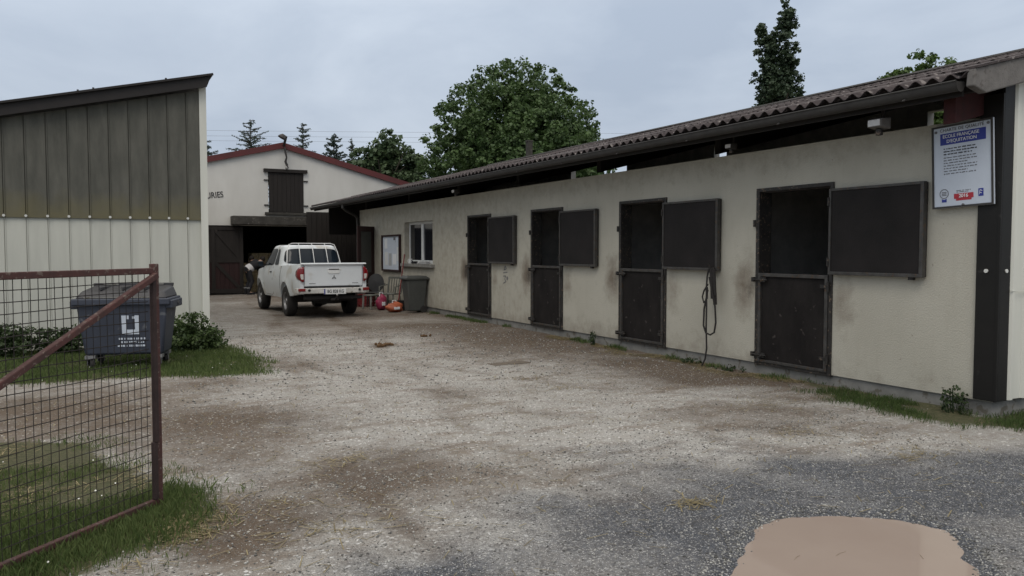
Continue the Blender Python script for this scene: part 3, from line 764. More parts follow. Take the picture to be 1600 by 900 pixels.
mb = MB(); mb.bar((-.0152, -.178, .105), (-.0152, -.182, .15), .002, .007); mb.bar((-.0152, -.182, .15), (-.0152, -.205, .14), .002, .006); mb.bar((-.0152, -.18, .125), (-.0152, -.198, .118), .002, .006)
mb.build('blue_logo_mark', 'ink_white', sg)
mb = MB(); [MB().cyl((-.016, y, z), (1, 0, 0), .013, .012, 10).build('screw', 'ink_grey', sg) for y, z in ((.27, .775), (-.27, .785), (-.01, .022))]
for y in (-.225, .225): MB().box(.0125, .05, y-.025, y+.025, .05, .75).build('bracket', 'steel_dark', sg)
sg.rotation_euler = (math.radians(-2.2), 0, 0)

def flood(x, y, z, label, s=1.0, rz=0):
    t = thing('floodlight', label, 'outdoor light', (x, y, z), rz, 'lights under the stable eave', s)
    MB().prism([(-.10, -.05), (.05, -.07), (.05, .05), (-.10, .03)], 1, -.085, .085).build('housing', 'concrete_dark' if s < 1 else 'fibre_cement', t, bevel=.01)
    MB().box(-.107, -.101, -.07, .07, -.042, .022).build('lens', 'lamp_clear', t)
    MB().cyl((-.02, 0, -.10), (0, 0, 1), .035, .06, 12).build('sensor', 'steel_dark', t)
    MB().bar((.03, 0, .04), (.06, 0, .24), .03).build('bracket', 'steel_dark', t)
flood(7.26, 5.70, 2.95, 'pale grey floodlight under the eave, left of the riding school sign', 1.0)
flood(7.30, 16.8, 2.97, 'small grey lamp under the eave, above and beyond the farthest stable door', .9)
flood(7.36, 8.0, 2.98, 'small dark lamp box under the eave above the stable door nearest the corner', .7)

# lead ropes hanging by the third door
hr = thing('hanging_lead_rope', 'black lead rope looped in a long coil hanging on the wall below a shutter', 'rope', (XW-.16, 8.62, 1.36))
def R(mb, pts, r=.013): return mb.tube(pts, r, 6)
mb = MB()
R(mb, [(0, 0, .02), (-.005, .03, -.1), (0, .05, -.26), (0, .04, -.5), (0, .045, -.8), (0, .03, -1.1), (0, .06, -1.25), (-.01, .12, -1.36)], .012)
R(mb, [(0, .02, -.2), (0, .10, -.3), (0, .13, -.38), (0, .10, -.46), (0, .03, -.4), (0, .03, -.24)], .012)
R(mb, [(0, .02, -.28), (.0, .09, -.55), (0, .10, -.78), (0, .05, -.88), (0, -.04, -.90), (0, -.12, -.86), (0, -.15, -.72), (0, -.13, -.5), (0, -.06, -.28), (0, -.01, -.1)], .013)
mb.build('coil', 'rope', hr, smooth=True)
mb = MB(); mb.bar((.02, -.07, .03), (.03, -.10, -.48), .05, .03); mb.bar((.01, -.03, .03), (.02, -.05, -.40), .04, .025); mb.bar((.0, -.1, -.02), (.01, -.13, -.35), .03, .02)
mb.build('strap_bundle', 'rope', hr, bevel=.004)
MB().tube([(.14, -.02, .03), (.0, -.02, .03), (-.03, -.02, .08)], .01, 6).build('hook', 'steel_dark', hr)

# notice board
nb = thing('notice_board', 'glazed notice board with a dark red frame between the office window and the side door', 'notice board', (XW-.03, 22.45, 1.02))
mb = MB(); w2, h = .80, 1.06
for (a, b, c, d) in ((-w2, w2, 0, .05), (-w2, w2, h-.05, h), (-w2, -w2+.06, .05, h-.05), (w2-.06, w2, .05, h-.05)): mb.box(-.04, .03, a, b, c, d)
mb.build('frame', 'boards_red', nb, bevel=.006)
MB().box(.0, .02, -w2+.06, w2-.06, .05, h-.05).build('back_panel', 'sign_white', nb)
mats = ['ink_white', 'sign_white', 'white_plastic', 'sign_cream', 'straw_mat']
for k, (a, c, w_, h_) in enumerate([(.45, .66, .24, .3), (.12, .62, .26, .34), (.42, .18, .28, .38), (.08, .16, .24, .36), (-.3, .2, .3, .3), (-.28, .62, .22, .28), (-.58, .3, .12, .4)]):
    MB().box(-.004-.0005*k, -.001, a-w_/2, a+w_/2, c, c+h_).build('paper', mats[k % 4], nb)
MB().box(-.0045, -.0025, -.40, -.22, .84, .98).build('paper', 'ink_grey', nb)

# window sill objects
t = thing('mug', 'white mug standing on the office window sill', 'mug', (XW-.03, 20.85, 1.27))
MB().lathe([(0, 0), (.05, 0), (.055, .13), (.047, .13), (.045, .01), (0, .01)], 14).build('cup', 'white_plastic', t, smooth=True)
MB().tube([(-.05, 0, .03), (-.085, 0, .04), (-.085, 0, .09), (-.052, 0, .1)], .007, 6).build('handle', 'white_plastic', t)
t = thing('folded_cloth', 'crumpled pale cloth lying on the office window sill', 'cloth', (XW-.0, 19.95, 1.27))
mb = MB(); mb.box(-.07, .07, -.35, .3, 0, .03); mb.box(-.05, .08, -.28, .1, .03, .07); mb.box(-.04, .05, .0, .22, .03, .055)
mb.build('cloth', 'cloth_stripe', t, bevel=.012, smooth=True)
t = thing('dark_glove', 'dark work glove heaped beside the white mug on the sill', 'glove', (XW-.01, 20.55, 1.27))
mb = MB(); mb.box(-.06, .05, -.1, .1, 0, .06); [mb.tube([(-.0, .1-.0, .03), (.02*i-.04, .18, .02)], [.016, .012], 6) for i in range(4)]; mb.tube([(-.05, -.03, .04), (-.08, .04, .09)], .014, 6)
mb.build('glove', 'cloth_black', t, bevel=.01)

# ------------------------------------------------------------------ barn
BY = 31.0
bn = thing('barn', 'white gabled barn with dark red verge boards, a loading hatch and a wide dark doorway', 'barn', (6.35, BY, 0))
def btop(x): return 5.47-.245*(6.35-x) if x < 6.35 else 5.47-.262*(x-6.35)
mb = MB()
ox0, ox1, oz = 3.6, 8.6, 2.54; hx0, hx1, hz0, hz1 = 5.81, 7.12, 3.02, 4.57
def wallcell(x0, x1, z0, z1=None):
    q = [(x0, z0), (x1, z0), (x1, z1 if z1 else btop(x1)), (x0, z1 if z1 else btop(x0))]; mb.prism(q, 1, BY, BY+.22)
wallcell(-.6, ox0, -.1); wallcell(ox0, hx0, oz); wallcell(hx0, 6.35, hz1); wallcell(6.35, hx1, hz1); wallcell(hx0, hx1, oz, hz0); wallcell(hx1, ox1, oz); wallcell(ox1, 12.6, -.1)
mb.build('wall', 'barn_render', bn, w=True)
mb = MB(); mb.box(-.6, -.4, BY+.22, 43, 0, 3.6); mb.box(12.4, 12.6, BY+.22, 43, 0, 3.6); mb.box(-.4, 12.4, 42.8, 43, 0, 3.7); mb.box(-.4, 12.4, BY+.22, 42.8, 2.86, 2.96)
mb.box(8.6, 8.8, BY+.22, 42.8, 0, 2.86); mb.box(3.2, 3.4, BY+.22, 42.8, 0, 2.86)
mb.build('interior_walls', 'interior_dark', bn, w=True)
def slope(xa, za, xb, zb, th, name, m, y0, y1, par=bn):
    return MB().prism([(xa, za), (xb, zb), (xb, zb+th), (xa, za+th)], 1, y0, y1).build(name, m, par, w=True)
r1 = slope(-1.0, btop(-1.0)+.02, 6.35, 5.49, .06, 'roof', 'roof_sheet', BY-.05, 43.2)
r2 = slope(6.351, 5.49, 13.0, btop(13.0)+.02, .06, 'roof', 'roof_sheet', BY-.05, 43.2)
slope(-1.0, btop(-1.0)-.02, 6.35, 5.45, .22, 'verge_board', 'red_fascia', BY-.12, BY-.055)
slope(6.351, 5.45, 13.0, btop(13.0)-.02, .22, 'verge_board', 'red_fascia', BY-.12, BY-.055)
# hatch
ht = MB()
for i in range(8): ht.box(hx0+.02+i*.159, hx0+.02+(i+1)*.159-.008, BY-.045+.004*(i % 2), BY+.02, hz0+.05, hz1-.03)
ht = ht.build('loading_hatch', 'boards_dark', bn, w=True)
MB().box(hx0-.17, hx1+.13, BY-.12, BY-.002, hz1-.02, hz1+.1).build('hatch_lintel', 'boards_dark', ht, w=True)
MB().box(hx0-.14, hx1+.14, BY-.16, BY-.002, hz0-.06, hz0+.03).build('hatch_sill', 'concrete_dark', ht, w=True)
mb = MB()
for z in (hz0+.3, hz1-.32): mb.box(hx0-.16, hx0+.0, BY-.05, BY-.002, z-.02, z+.02); mb.box(hx1, hx1+.16, BY-.05, BY-.002, z-.02, z+.02)
mb.build('hinge_pin', 'steel_dark', ht, w=True)
MB().box(4.44, 9.4, BY-.55, BY-.002, 2.56, 2.88).build('lintel', 'concrete_dark', bn, w=True, bevel=.02)
# sliding door with Z bracing
dx0, dx1, dz0, dz1 = 2.9, 4.86, .06, 2.50
mb = MB(); 
for i in range(12): mb.box(dx0+i*.1633, dx0+(i+1)*.1633-.006, BY-.08, BY-.05, dz0, 1.25)
low = MB()
dr = MB(); dr.box(dx0, dx1, BY-.078, BY-.045, 1.25, dz1)
door = dr.build('sliding_door', 'boards_dark', bn, w=True)
mb.build('lower_panel', 'boards_red', door, w=True)
mb = MB(); yb = BY-.105
mb.box(dx0, dx1, yb, yb+.022, dz0, dz0+.16); mb.box(dx0, dx1, yb, yb+.022, 1.18, 1.36); mb.box(dx0, dx1, yb, yb+.022, dz1-.13, dz1); mb.box(dx1-.13, dx1, yb-.004, yb+.02, dz0, dz1); mb.box(3.75, 3.88, yb-.004, yb+.02, dz0, dz1)
mb.bar((3.88, yb+.006, dz1-.13), (dx1-.13, yb+.006, 1.36), .02, .12); mb.bar((3.88, yb+.006, 1.18), (dx1-.13, yb+.006, dz0+.16), .02, .12)
mb.build('bracing', 'boards_dark', door, w=True)
# right-hand dark boarded screen under the lean-to
mb = MB()
for i in range(14): mb.box(7.05+i*.19, 7.05+(i+1)*.19-.01, BY-.75-.006*(i % 3), BY-.70, 0, 3.06)
mb.build('boarded_screen', 'boards_dark', st, w=True)
# painted wall lettering (only its end shows past the shed)
l1 = put_text('wall_lettering', 'ECURIES', .30, (0, 0, 0), '-y', 'ink_black', bn, .003, 'RIGHT', 1.0, 0, .8)
l1.location = (4.21-6.35, -.012, 3.66); l1.rotation_euler = (0, math.radians(-7), 0)
l2 = put_text('wall_lettering', 'LES', .3, (0, 0, 0), '-y', 'ink_black', bn, .003, 'RIGHT', 1.0, 0, .8)
l2.location = (3.64-6.35, -.012, 4.27)
# hoist bracket at the apex
hb = thing('hoist_lamp', 'curved black hoist arm with a hanging hook at the peak of the white barn', 'hoist', (6.38, BY-.12, 5.1))
MB().tube([(0, 0, .45), (0, -.25, .62), (-.02, -.5, .70), (-.12, -.6, .70)], [.05, .05, .05, .07], 8).build('arm', 'steel_dark', hb, smooth=True)
MB().lathe([(0, .16), (.06, .15), (.14, .06), (.16, 0), (0, .0)], 14, Matrix.Translation((-.2, -.62, .64)) @ Matrix.Rotation(.5, 4, 'Y')).build('head', 'steel_dark', hb, smooth=True)
MB().tube([(.03, -.02, .38), (.04, -.06, .2), (.08, -.06, 0), (.04, -.05, -.15), (.10, -.05, -.3)], [.025, .04, .03, .045, .05], 8).build('chain', 'steel_dark', hb, smooth=True)
MB().tube([(.10, -.05, -.3), (.14, -.05, -.38), (.09, -.05, -.44), (.04, -.05, -.38)], .022, 6).build('hook', 'steel_dark', hb)

# hay bales inside
def bale(x, y, z, rz, label):
    t = thing('hay_bale', label, 'hay bale', (x, y, z), rz, 'hay bales stacked in the dark barn')
    mb = MB(); mb.box(-.45, .45, -.24, .24, 0, .38); mb.build('hay', 'hay', t, bevel=.03)
    mb = MB()
    for q in (-.2, .2): mb.box(q-.006, q+.006, -.245, .245, -.002, .385)
    mb.build('twine', 'rope', t)
bale(5.35, 32.6, .0, .1, 'hay bale at the bottom of the stack on the left inside the barn doorway')
bale(6.32, 32.6, .0, -.05, 'hay bale at the bottom right of the stack inside the barn doorway')
bale(5.3, 32.62, .381, -.08, 'hay bale second from the ground on the left of the stack in the barn')
bale(6.25, 32.6, .381, .12, 'hay bale second from the ground on the right of the stack in the barn')
bale(5.4, 32.6, .762, .02, 'hay bale third from the ground on the left of the stack in the barn')
bale(6.35, 32.62, .762, -.1, 'hay bale third from the ground on the right of the stack in the barn')
bale(5.8, 32.6, 1.143, .15, 'hay bale lying topmost across the stack in the barn')

# ------------------------------------------------------------------ left shed
SY = 14.9
sh = thing('metal_shed', 'tall shed with cream metal cladding below, weathered olive sheets above and a sloping dark roof', 'shed', (1.76, SY, 0))
def stop(x): return 4.40-.237*(1.68-x)
XL = -7.0
ribs = [1.43-.298*k for k in range(29)]
def ribbed(x0, x1, z0, zt, y, rw, rh, name, m, par):
    pts = [(x1, y)]
    for r in ribs:
        if r-rw < x0 or r+rw > x1: continue
        pts += [(r+rw, y), (r+rw*.9, y-rh), (r+rw*.35, y-rh), (r+rw*.35, y+.012), (r-rw*.35, y+.012), (r-rw*.35, y-rh*.5), (r-rw, y)]
    pts += [(x0, y)]; mb = MB(); V = []; Fq = []
    for (px, py) in pts: V += [(px, py, z0), (px, py, zt(px) if callable(zt) else zt)]
    for i in range(len(pts)-1): Fq.append((2*i, 2*i+1, 2*i+3, 2*i+2))
    mb.add(V, Fq); return mb.build(name, m, par, w=True, fix=False)
MB().prism([(XL, -.1), (1.6, -.1), (1.6, stop(1.6)-.05), (XL, stop(XL)-.05)], 1, SY+.02, SY+.16).build('wall', 'block_wall', sh, w=True)
ribbed(XL, 1.66, .03, 2.3, SY, .020, .010, 'lower_cladding', 'cream_clad', sh)
uc = ribbed(XL, 1.64, 2.15, lambda x: stop(x)-.02, SY-.035, .022, .014, 'upper_cladding', 'olive_clad', sh)
def olive():
    m = MATS['olive_clad']; t = m.node_tree; n = t.nodes.new; l = t.links.new
    p = t.nodes['Principled BSDF']; src = p.inputs['Base Color'].links[0].from_socket
    c = n('ShaderNodeTexCoord'); sp = n('ShaderNodeSeparateXYZ'); l(c.outputs['Object'], sp.inputs[0])
    nzz = n('ShaderNodeTexNoise'); nzz.inputs['Scale'].default_value = 3.5; nzz.inputs['Detail'].default_value = 5; l(c.outputs['Object'], nzz.inputs[0])
    ad = n('ShaderNodeMath'); ad.operation = 'MULTIPLY_ADD'; l(nzz.outputs[0], ad.inputs[0]); ad.inputs[1].default_value = .5; l(sp.outputs['Z'], ad.inputs[2])
    r = n('ShaderNodeMapRange'); r.inputs['From Min'].default_value = 2.45; r.inputs['From Max'].default_value = 2.85; r.inputs['To Min'].default_value = .75; r.inputs['To Max'].default_value = 0; l(ad.outputs[0], r.inputs[0])
    mx = n('ShaderNodeMix'); mx.data_type = 'RGBA'; l(r.outputs[0], mx.inputs[0]); l(src, mx.inputs[6]); mx.inputs[7].default_value = (.150, .135, .078, 1); l(mx.outputs[2], p.inputs['Base Color'])
olive()
for r in ribs: MB().cyl((r, SY-.058, 2.175), (0, 1, 0), .021, .03, 10).build('bolt_cap', 'bolt_pale', uc, w=True)
mb = MB(); mb.box(1.645, 1.76, SY-.05, SY+.1, .0, 4.44); mb.box(1.74, 1.76, SY+.1, 30, 0, 4.3); mb.build('corner_trim', 'cream_clad_pale', sh, w=True)
mb = MB(); e = 1.83
mb.prism([(XL, stop(XL)-.02), (e-.07, stop(e-.07)+.0), (e, stop(e)+.17), (XL, stop(XL)+.17)], 1, SY-.20, SY-.14)
mb.prism([(XL, stop(XL)+.0), (e-.09, stop(e-.09)+.02), (e-.09, stop(e-.09)+.08), (XL, stop(XL)+.08)], 1, SY-.138, SY+.0)
mb.build('fascia', 'fascia_dark', sh, w=True)
mb = MB(); mb.prism([(XL, stop(XL)+.172), (e+.03, stop(e)+.185), (e+.03, stop(e)+.205), (XL, stop(XL)+.20)], 1, SY-.24, 30.2)
mb.bar((XL, SY-.24, stop(XL)+.19), (e+.03, SY-.24, stop(e+.03)+.19), .03, .035); mb.build('roof', 'fascia_dark', sh, w=True)
for x in (-.2, .02, 1.1): MB().box(x, x+.03, SY-.23, SY-.2, stop(x)+.19, stop(x)+.235).build('roof_clip', 'steel_dark', sh, w=True)

# ------------------------------------------------------------------ gate
GD = Vector((-.6937, -.7203, 0)); 
gt = thing('mesh_gate', 'rusty red tubular gate with wire mesh and one diagonal brace, standing open', 'gate', (.328, 5.536, 0), math.atan2(GD.y, GD.x))
LG = 3.2
def gp(s, z, o=0): return (s, o, z)
tb = MB(); tb.bar(gp(-.0, 1.50), gp(LG, 1.50), .040, .038); tb.build('top_rail', 'rust_paint', gt, bevel=.005)
MB().bar(gp(-.02, .035), gp(LG, .035), .038, .036).build('bottom_rail', 'rust_paint', gt, bevel=.005)
MB().bar((-.0, 0, 0.0), (-.0, 0, 1.545), .042, .042).build('end_stile', 'rust_paint', gt, bevel=.005)
mb = MB(); mb.bar((.040, .012, .055), (.040, .012, .42), .030, .03); mb.bar((.034, .02, .42), (.034, .02, 1.48), .028, .03); mb.build('inner_stile', 'rust_dark', gt, bevel=.004)
MB().bar((LG, 0, 0), (LG, 0, 1.555), .055).build('hinge_stile', 'rust_paint', gt, bevel=.005)
MB().bar((.02, .035, 1.475), (LG-.03, .035, .02), .038, .036).build('diagonal_brace', 'rust_paint', gt, bevel=.005)
mb = MB(); z0, z1 = .05, 1.49; mo = -.012
sx = .07
while sx < LG:
    a = random.uniform(-.004, .004); mb.tube([(sx+a, mo, z0), (sx-a*.5, mo+random.uniform(-.004, .004), .75), (sx+a, mo, z1)], .0027, 4, False); sx += .052
z = .11
while z < 1.45:
    pts = [(x, mo+.004, z+math.sin(x*5+z*9)*.005+(.012*math.sin(x*2.2) if z < .35 else 0)) for x in np.arange(.05, LG+.1, .25)]
    mb.tube(pts, .0026, 4, False); z += .060
mb.build('wire_mesh', 'wire_rust', gt, fix=False)
mb = MB(); mb.tube([(.02, .01, 1.40), (-.05, -.02, 1.41)], .003, 4); mb.tube([(.02, .01, 1.33), (-.06, -.02, 1.31)], .003, 4); mb.tube([(.02, .01, .35), (-.03, -.04, .33)], .003, 4); mb.build('tie_wire', 'steel_pale', gt)

# ------------------------------------------------------------------ wheeled waste container
bc = thing('waste_container', 'large blue grey four wheeled waste container with a closed lid, behind the mesh gate', 'waste container', (.40, 12.42, 0), math.radians(-16), sc=.93)
Wb = .66; 
def tub(z0, z1, a0, a1, b0, b1, n=4):
    return [(-a0, -b0, z0), (a0, -b0, z0), (a0, b0, z0), (-a0, b0, z0), (-a1, -b1, z1), (a1, -b1, z1), (a1, b1, z1), (-a1, b1, z1)]
mb = MB(); mb.add(tub(.215, .98, .54, .62, .28, .37), [(0, 3, 2, 1), (4, 5, 6, 7), (0, 1, 5, 4), (1, 2, 6, 5), (2, 3, 7, 6), (3, 0, 4, 7)])
mb.build('tub', 'bin_blue_grey', bc, bevel=.035, smooth=True)
mb = MB(); mb.box(-.665, .665, -.42, .40, .955, 1.05); mb.box(-.70, -.6, -.36, .34, .90, 1.02); mb.box(.6, .70, -.36, .34, .90, 1.02); mb.build('rim', 'bin_blue_grey', bc, bevel=.015)
mb = MB(); mb.add([(-.63, -.39, 1.045), (.63, -.39, 1.045), (.63, .38, 1.045), (-.63, .38, 1.045), (-.55, -.30, 1.16), (.55, -.30, 1.16), (.56, .38, 1.22), (-.56, .38, 1.22)], [(0, 3, 2, 1), (4, 5, 6, 7), (0, 1, 5, 4), (1, 2, 6, 5), (2, 3, 7, 6), (3, 0, 4, 7)])
ld = mb.build('lid', 'bin_lid_grey', bc, bevel=.03, smooth=True)
mb = MB()
for x in (-.3, .0, .3): mb.box(x-.015, x+.015, -.30, .36, 1.17, 1.215)
mb.box(-.57, .57, .33, .39, 1.2, 1.25)
mb.build('lid_rib', 'bin_lid_grey', ld, bevel=.006)
mb = MB(); mb.box(-.42, -.2, .300, .328, 1.222, 1.246); mb.box(.2, .44, .300, .328, 1.222, 1.246); mb.box(-.50, .50, -.405, -.395, 1.06, 1.075); mb.build('lid_handle', 'concrete', ld)
for sxx in (-1, 1):
    cc = MB().cyl((sxx*.68, 0, .96), (1, 0, 0), .028, .07, 12).build('lifting_pin', 'bin_lid_grey', bc)
for cx_, cy_ in ((-.46, -.24), (.46, -.24), (-.46, .24), (.46, .24)):
    wv = MB().cyl((cx_, cy_, .085), (.9, .4, 0), .085, .045, 20).build('caster', 'tyre', bc, bevel=.005)
    mb = MB(); mb.box(cx_-.045, cx_-.035, cy_-.05, cy_+.03, .07, .17); mb.box(cx_+.035, cx_+.045, cy_-.05, cy_+.03, .07, .17); mb.box(cx_-.07, cx_+.07, cy_-.07, cy_+.06, .165, .213); mb.build('fork', 'galvanised', wv)
# front decal follows the slanting front face
def fp(x, z, o=.004):    # point on front face
    tt = (z-.17)/.81; return (x, -(.28+.09*tt)-o, z)
mb = MB()
def quad(x0, x1, z0, z1): mb.add([fp(x0, z0), fp(x1, z0), fp(x1, z1), fp(x0, z1)], [(0, 1, 2, 3)])
quad(-.01, .05, .52, .80); quad(.17, .23, .52, .80); quad(.05, .17, .52, .59); quad(.05, .09, .745, .80); quad(.135, .17, .75, .785)
mb.build('emblem', 'sign_white', bc, fix=False)
mb = MB()
for i, (z, a, b) in enumerate(((.455, -.06, .30), (.405, -.03, .29), (.35, -.08, .30))):
    x = a
    while x < b:
        w_ = random.uniform(.012, .03); mb.add([fp(x, z-.014), fp(x+w_, z-.014), fp(x+w_, z+.014), fp(x, z+.014)], [(0, 1, 2, 3)]); x += w_+random.choice((.008, .008, .02))
mb.build('emblem_print', 'sign_white', bc, fix=False)

# ------------------------------------------------------------------ pickup truck
tk = thing('pickup_truck', 'white pickup truck seen from behind, with barred rear window and tow ball', 'pickup truck', (5.02, 20.22, 0), math.radians(1.6), sc=.985)
def arc(cy, cz, r, a0, a1, n=14): return [(cy+r*math.cos(a), cz+r*math.sin(a)) for a in np.linspace(a0, a1, n)]
WR, WF, WB = .385, 3.0, .37
ol = [(-1.2, .60), (-1.0, .58), (-.52, .54)]
ol += arc(0, WB, .50, math.radians(162), math.radians(12), 16)
ol += [(.53, .44), (2.46, .42)]
ol += arc(WF, WB, .50, math.radians(170), math.radians(10), 16)
ol += [(3.56, .46), (3.78, .50), (3.84, .75), (3.78, .93), (3.6, 1.03), (3.2, 1.12), (2.75, 1.17), (2.3, 1.20), (.62, 1.26), (-1.0, 1.31), (-1.2, 1.31), (-1.235, 1.15), (-1.235, .75)]
def side_x(y, z):
    x = .885 - .075*((z-.85)/.45)**2
    if y > 3.0: x -= .16*((y-3.0)/.84)**2
    if y < -.95: x -= .07*((-.95-y)/.29)**2
    for c in (0, WF):
        d = math.hypot(y-c, z-WB)
        x += .028*math.exp(-((d-.52)/.07)**2)
    return x
def side_panel(sg_):
    bm = bmesh.new(); vs = [bm.verts.new((0, y, z)) for y, z in ol]; f = bm.faces.new(vs)
    ext = bmesh.ops.extrude_face_region(bm, geom=[f]); nv = [e for e in ext['geom'] if isinstance(e, bmesh.types.BMVert)]
    for v in nv: v.co.x = .06
    for z in np.arange(.5, 1.31, .06): bmesh.ops.bisect_plane(bm, geom=bm.verts[:]+bm.edges[:]+bm.faces[:], plane_co=(0, 0, z), plane_no=(0, 0, 1))
    for y in np.arange(-1.2, 3.84, .10): bmesh.ops.bisect_plane(bm, geom=bm.verts[:]+bm.edges[:]+bm.faces[:], plane_co=(0, y, 0), plane_no=(0, 1, 0))
    for v in bm.verts: v.co.x = sg_*(side_x(v.co.y, v.co.z)-(v.co.x if v.co.x < .03 else .09)) if True else 0
    bmesh.ops.recalc_face_normals(bm, faces=bm.faces)
    me = bpy.data.meshes.new('p'); bm.to_mesh(me); bm.free()
    V = [tuple(v.co) for v in me.vertices]; Fq = [tuple(p.vertices) for p in me.polygons]; return V, Fq
bd_ = MB()
for s_ in (-1, 1): bd_.add(*side_panel(s_))
bd_.box(-.80, .80, .50, .56, .60, 1.255)        # bed front bulkhead
bd_.box(-.78, .78, -1.16, .50, .62, .70)        # bed floor
bd_.prism([(.56, .5), (2.3, .5), (2.3, 1.195), (.56, 1.25)], 0, -.80, .80)
# bonnet
for i in range(6):
    pass
bon = [(2.3, 1.19), (2.75, 1.20), (3.2, 1.15), (3.55, 1.06), (3.74, .95), (3.80, .75), (3.74, .5), (2.3, .6)]
bd_.prism(bon, 0, -.70, .70)
bd_.prism([(a, b-.02) for a, b in bon], 0, -.78, .78)
body = bd_.build('body', 'white_paint', tk, smooth=True)
MB().box(-.79, .79, -1.1, .5, .7002, .712).build('bed_liner', 'black_plastic', body)
# cab greenhouse, superellipse plan shrinking upwards
def cabpar(z):
    t_ = (z-1.18)/.62
    tt = max(0, min(1, t_))
    b = .84-.145*tt-.02*tt*tt; y_r = .56+.20*tt+.06*tt**3; y_f = 2.95-.95*tt
    if tt > .9:
        q = (tt-.9)/.1; b -= .10*q*q; y_r += .08*q*q; y_f -= .12*q*q
    return b, (y_r+y_f)/2, (y_f-y_r)/2
NE = 7.0
mb = MB(); levels = [1.18, 1.25, 1.35, 1.45, 1.55, 1.65, 1.72, 1.755, 1.775, 1.79]
nn_ = 64; V = []; Fq = []
for z in levels:
    b, yc, a = cabpar(z)
    for k in range(nn_):
        th = 2*PI*k/nn_; c_, s_ = math.cos(th), math.sin(th)
        V.append((b*math.copysign(abs(c_)**(2/NE), c_), yc+a*math.copysign(abs(s_)**(2/NE), s_), z))
for i in range(len(levels)-1):
    for k in range(nn_): k2 = (k+1) % nn_; Fq.append((i*nn_+k, i*nn_+k2, (i+1)*nn_+k2, (i+1)*nn_+k))
Fq.append(tuple((len(levels)-1)*nn_+k for k in range(nn_)))
mb.add(V, Fq); cab_ = mb.build('cab', 'white_paint', tk, smooth=True)
def patch(kind, quadc, off, name, m, par, n=10, rnd=.55):
    """quadc: 4 corners (u,z) bl, br, tr, tl. kind 'rear','front' (u=x) or 'left','right' (u=y)"""
    V = []; Fq = []; R_ = 7; S_ = 36
    for i in range(R_+1):
        for k in range(S_):
            th = 2*PI*k/S_; r = i/R_; e_ = 2/(5.0*rnd+1.6)
            cu = r*math.copysign(abs(math.cos(th))**e_, math.cos(th)); cv = r*math.copysign(abs(math.sin(th))**e_, math.sin(th))
            u_, v_ = (cu+1)/2, (cv+1)/2
            p = [quadc[0][j]*(1-u_)*(1-v_)+quadc[1][j]*u_*(1-v_)+quadc[2][j]*u_*v_+quadc[3][j]*(1-u_)*v_ for j in (0, 1)]
            b, yc, a = cabpar(p[1])
            if kind in ('rear', 'front'):
                x = max(-b*.985, min(b*.985, p[0])); g = (1-abs(x/b)**NE)**(1/NE)*a
                V.append((x*(1+off*.5), yc-g-off if kind == 'rear' else yc+g+off, p[1]))
            else:
                y = p[0]; q = min(.999, abs((y-yc)/a)); x = b*(1-q**NE)**(1/NE)+off
                V.append((-x if kind == 'left' else x, y, p[1]))
    for i in range(R_):
        for k in range(S_): k2 = (k+1) % S_; Fq.append((i*S_+k, i*S_+k2, (i+1)*S_+k2, (i+1)*S_+k))
    mb = MB(); mb.add(V, Fq); return mb.build(name, m, par, smooth=True)
patch('rear', [(-.75, 1.30), (.75, 1.30), (.66, 1.70), (-.66, 1.70)], .010, 'window_seal', 'black_plastic', cab_, rnd=.75)
patch('rear', [(-.73, 1.315), (.73, 1.315), (.645, 1.69), (-.645, 1.69)], .016, 'rear_window', 'dark_glass', cab_, rnd=.75)
for s_ in ('left', 'right'):
    patch(s_, [(1.45, 1.27), (2.72, 1.24), (2.14, 1.69), (1.36, 1.70)], .012, 'side_window', 'dark_glass', cab_, rnd=1.3)
    patch(s_, [(.95, 1.28), (1.34, 1.27), (1.24, 1.69), (1.10, 1.68)], .012, 'quarter_window', 'dark_glass', cab_, rnd=1.0)
patch('front', [(-.72, 1.22), (.72, 1.22), (.60, 1.70), (-.60, 1.70)], .012, 'windscreen', 'dark_glass', cab_, rnd=1.2)
# rack of bars behind the cab
mb = MB()
for x in (-.36, 0, .36): mb.tube([(x, .45, 1.20), (x, .47, 1.34), (x*.98, .62, 1.66), (x*.95, .74, 1.83), (x*.95, 1.0, 1.84)], .010, 8)
mb.tube([(-.70, .50, 1.27), (-.70, .52, 1.34), (-.66, .64, 1.62), (-.60, .72, 1.80), (-.5, .75, 1.835), (.5, .75, 1.835), (.60, .72, 1.80), (.66, .64, 1.62), (.70, .52, 1.34), (.70, .50, 1.27)], .011, 8)
mb.build('window_guard', 'white_plastic', tk, smooth=True)
# tailgate
mb = MB(); mb.prism([(-1.255, .79), (-1.16, .79), (-1.16, 1.335), (-1.285, 1.335), (-1.29, 1.30), (-1.262, 1.28)], 0, -.715, .715)
tg = mb.build('tailgate', 'white_paint', tk, bevel=.012, smooth=True)
MB().prism([(-1.275, 1.305), (-1.17, 1.34), (-1.17, 1.352), (-1.30, 1.345), (-1.31, 1.32)], 0, -.80, .80).build('top_lip', 'white_paint', tg, bevel=.006)
mb = MB(); mb.prism([(-.17, 1.215), (.17, 1.215), (.15, 1.12), (.12, 1.09), (-.12, 1.09), (-.15, 1.12)], 1, -1.272, -1.256)
hd = mb.build('tailgate_handle', 'white_plastic', tg, bevel=.006)
MB().box(-.13, .13, -1.277, -1.2725, 1.185, 1.208).build('recess', 'black_plastic', hd)
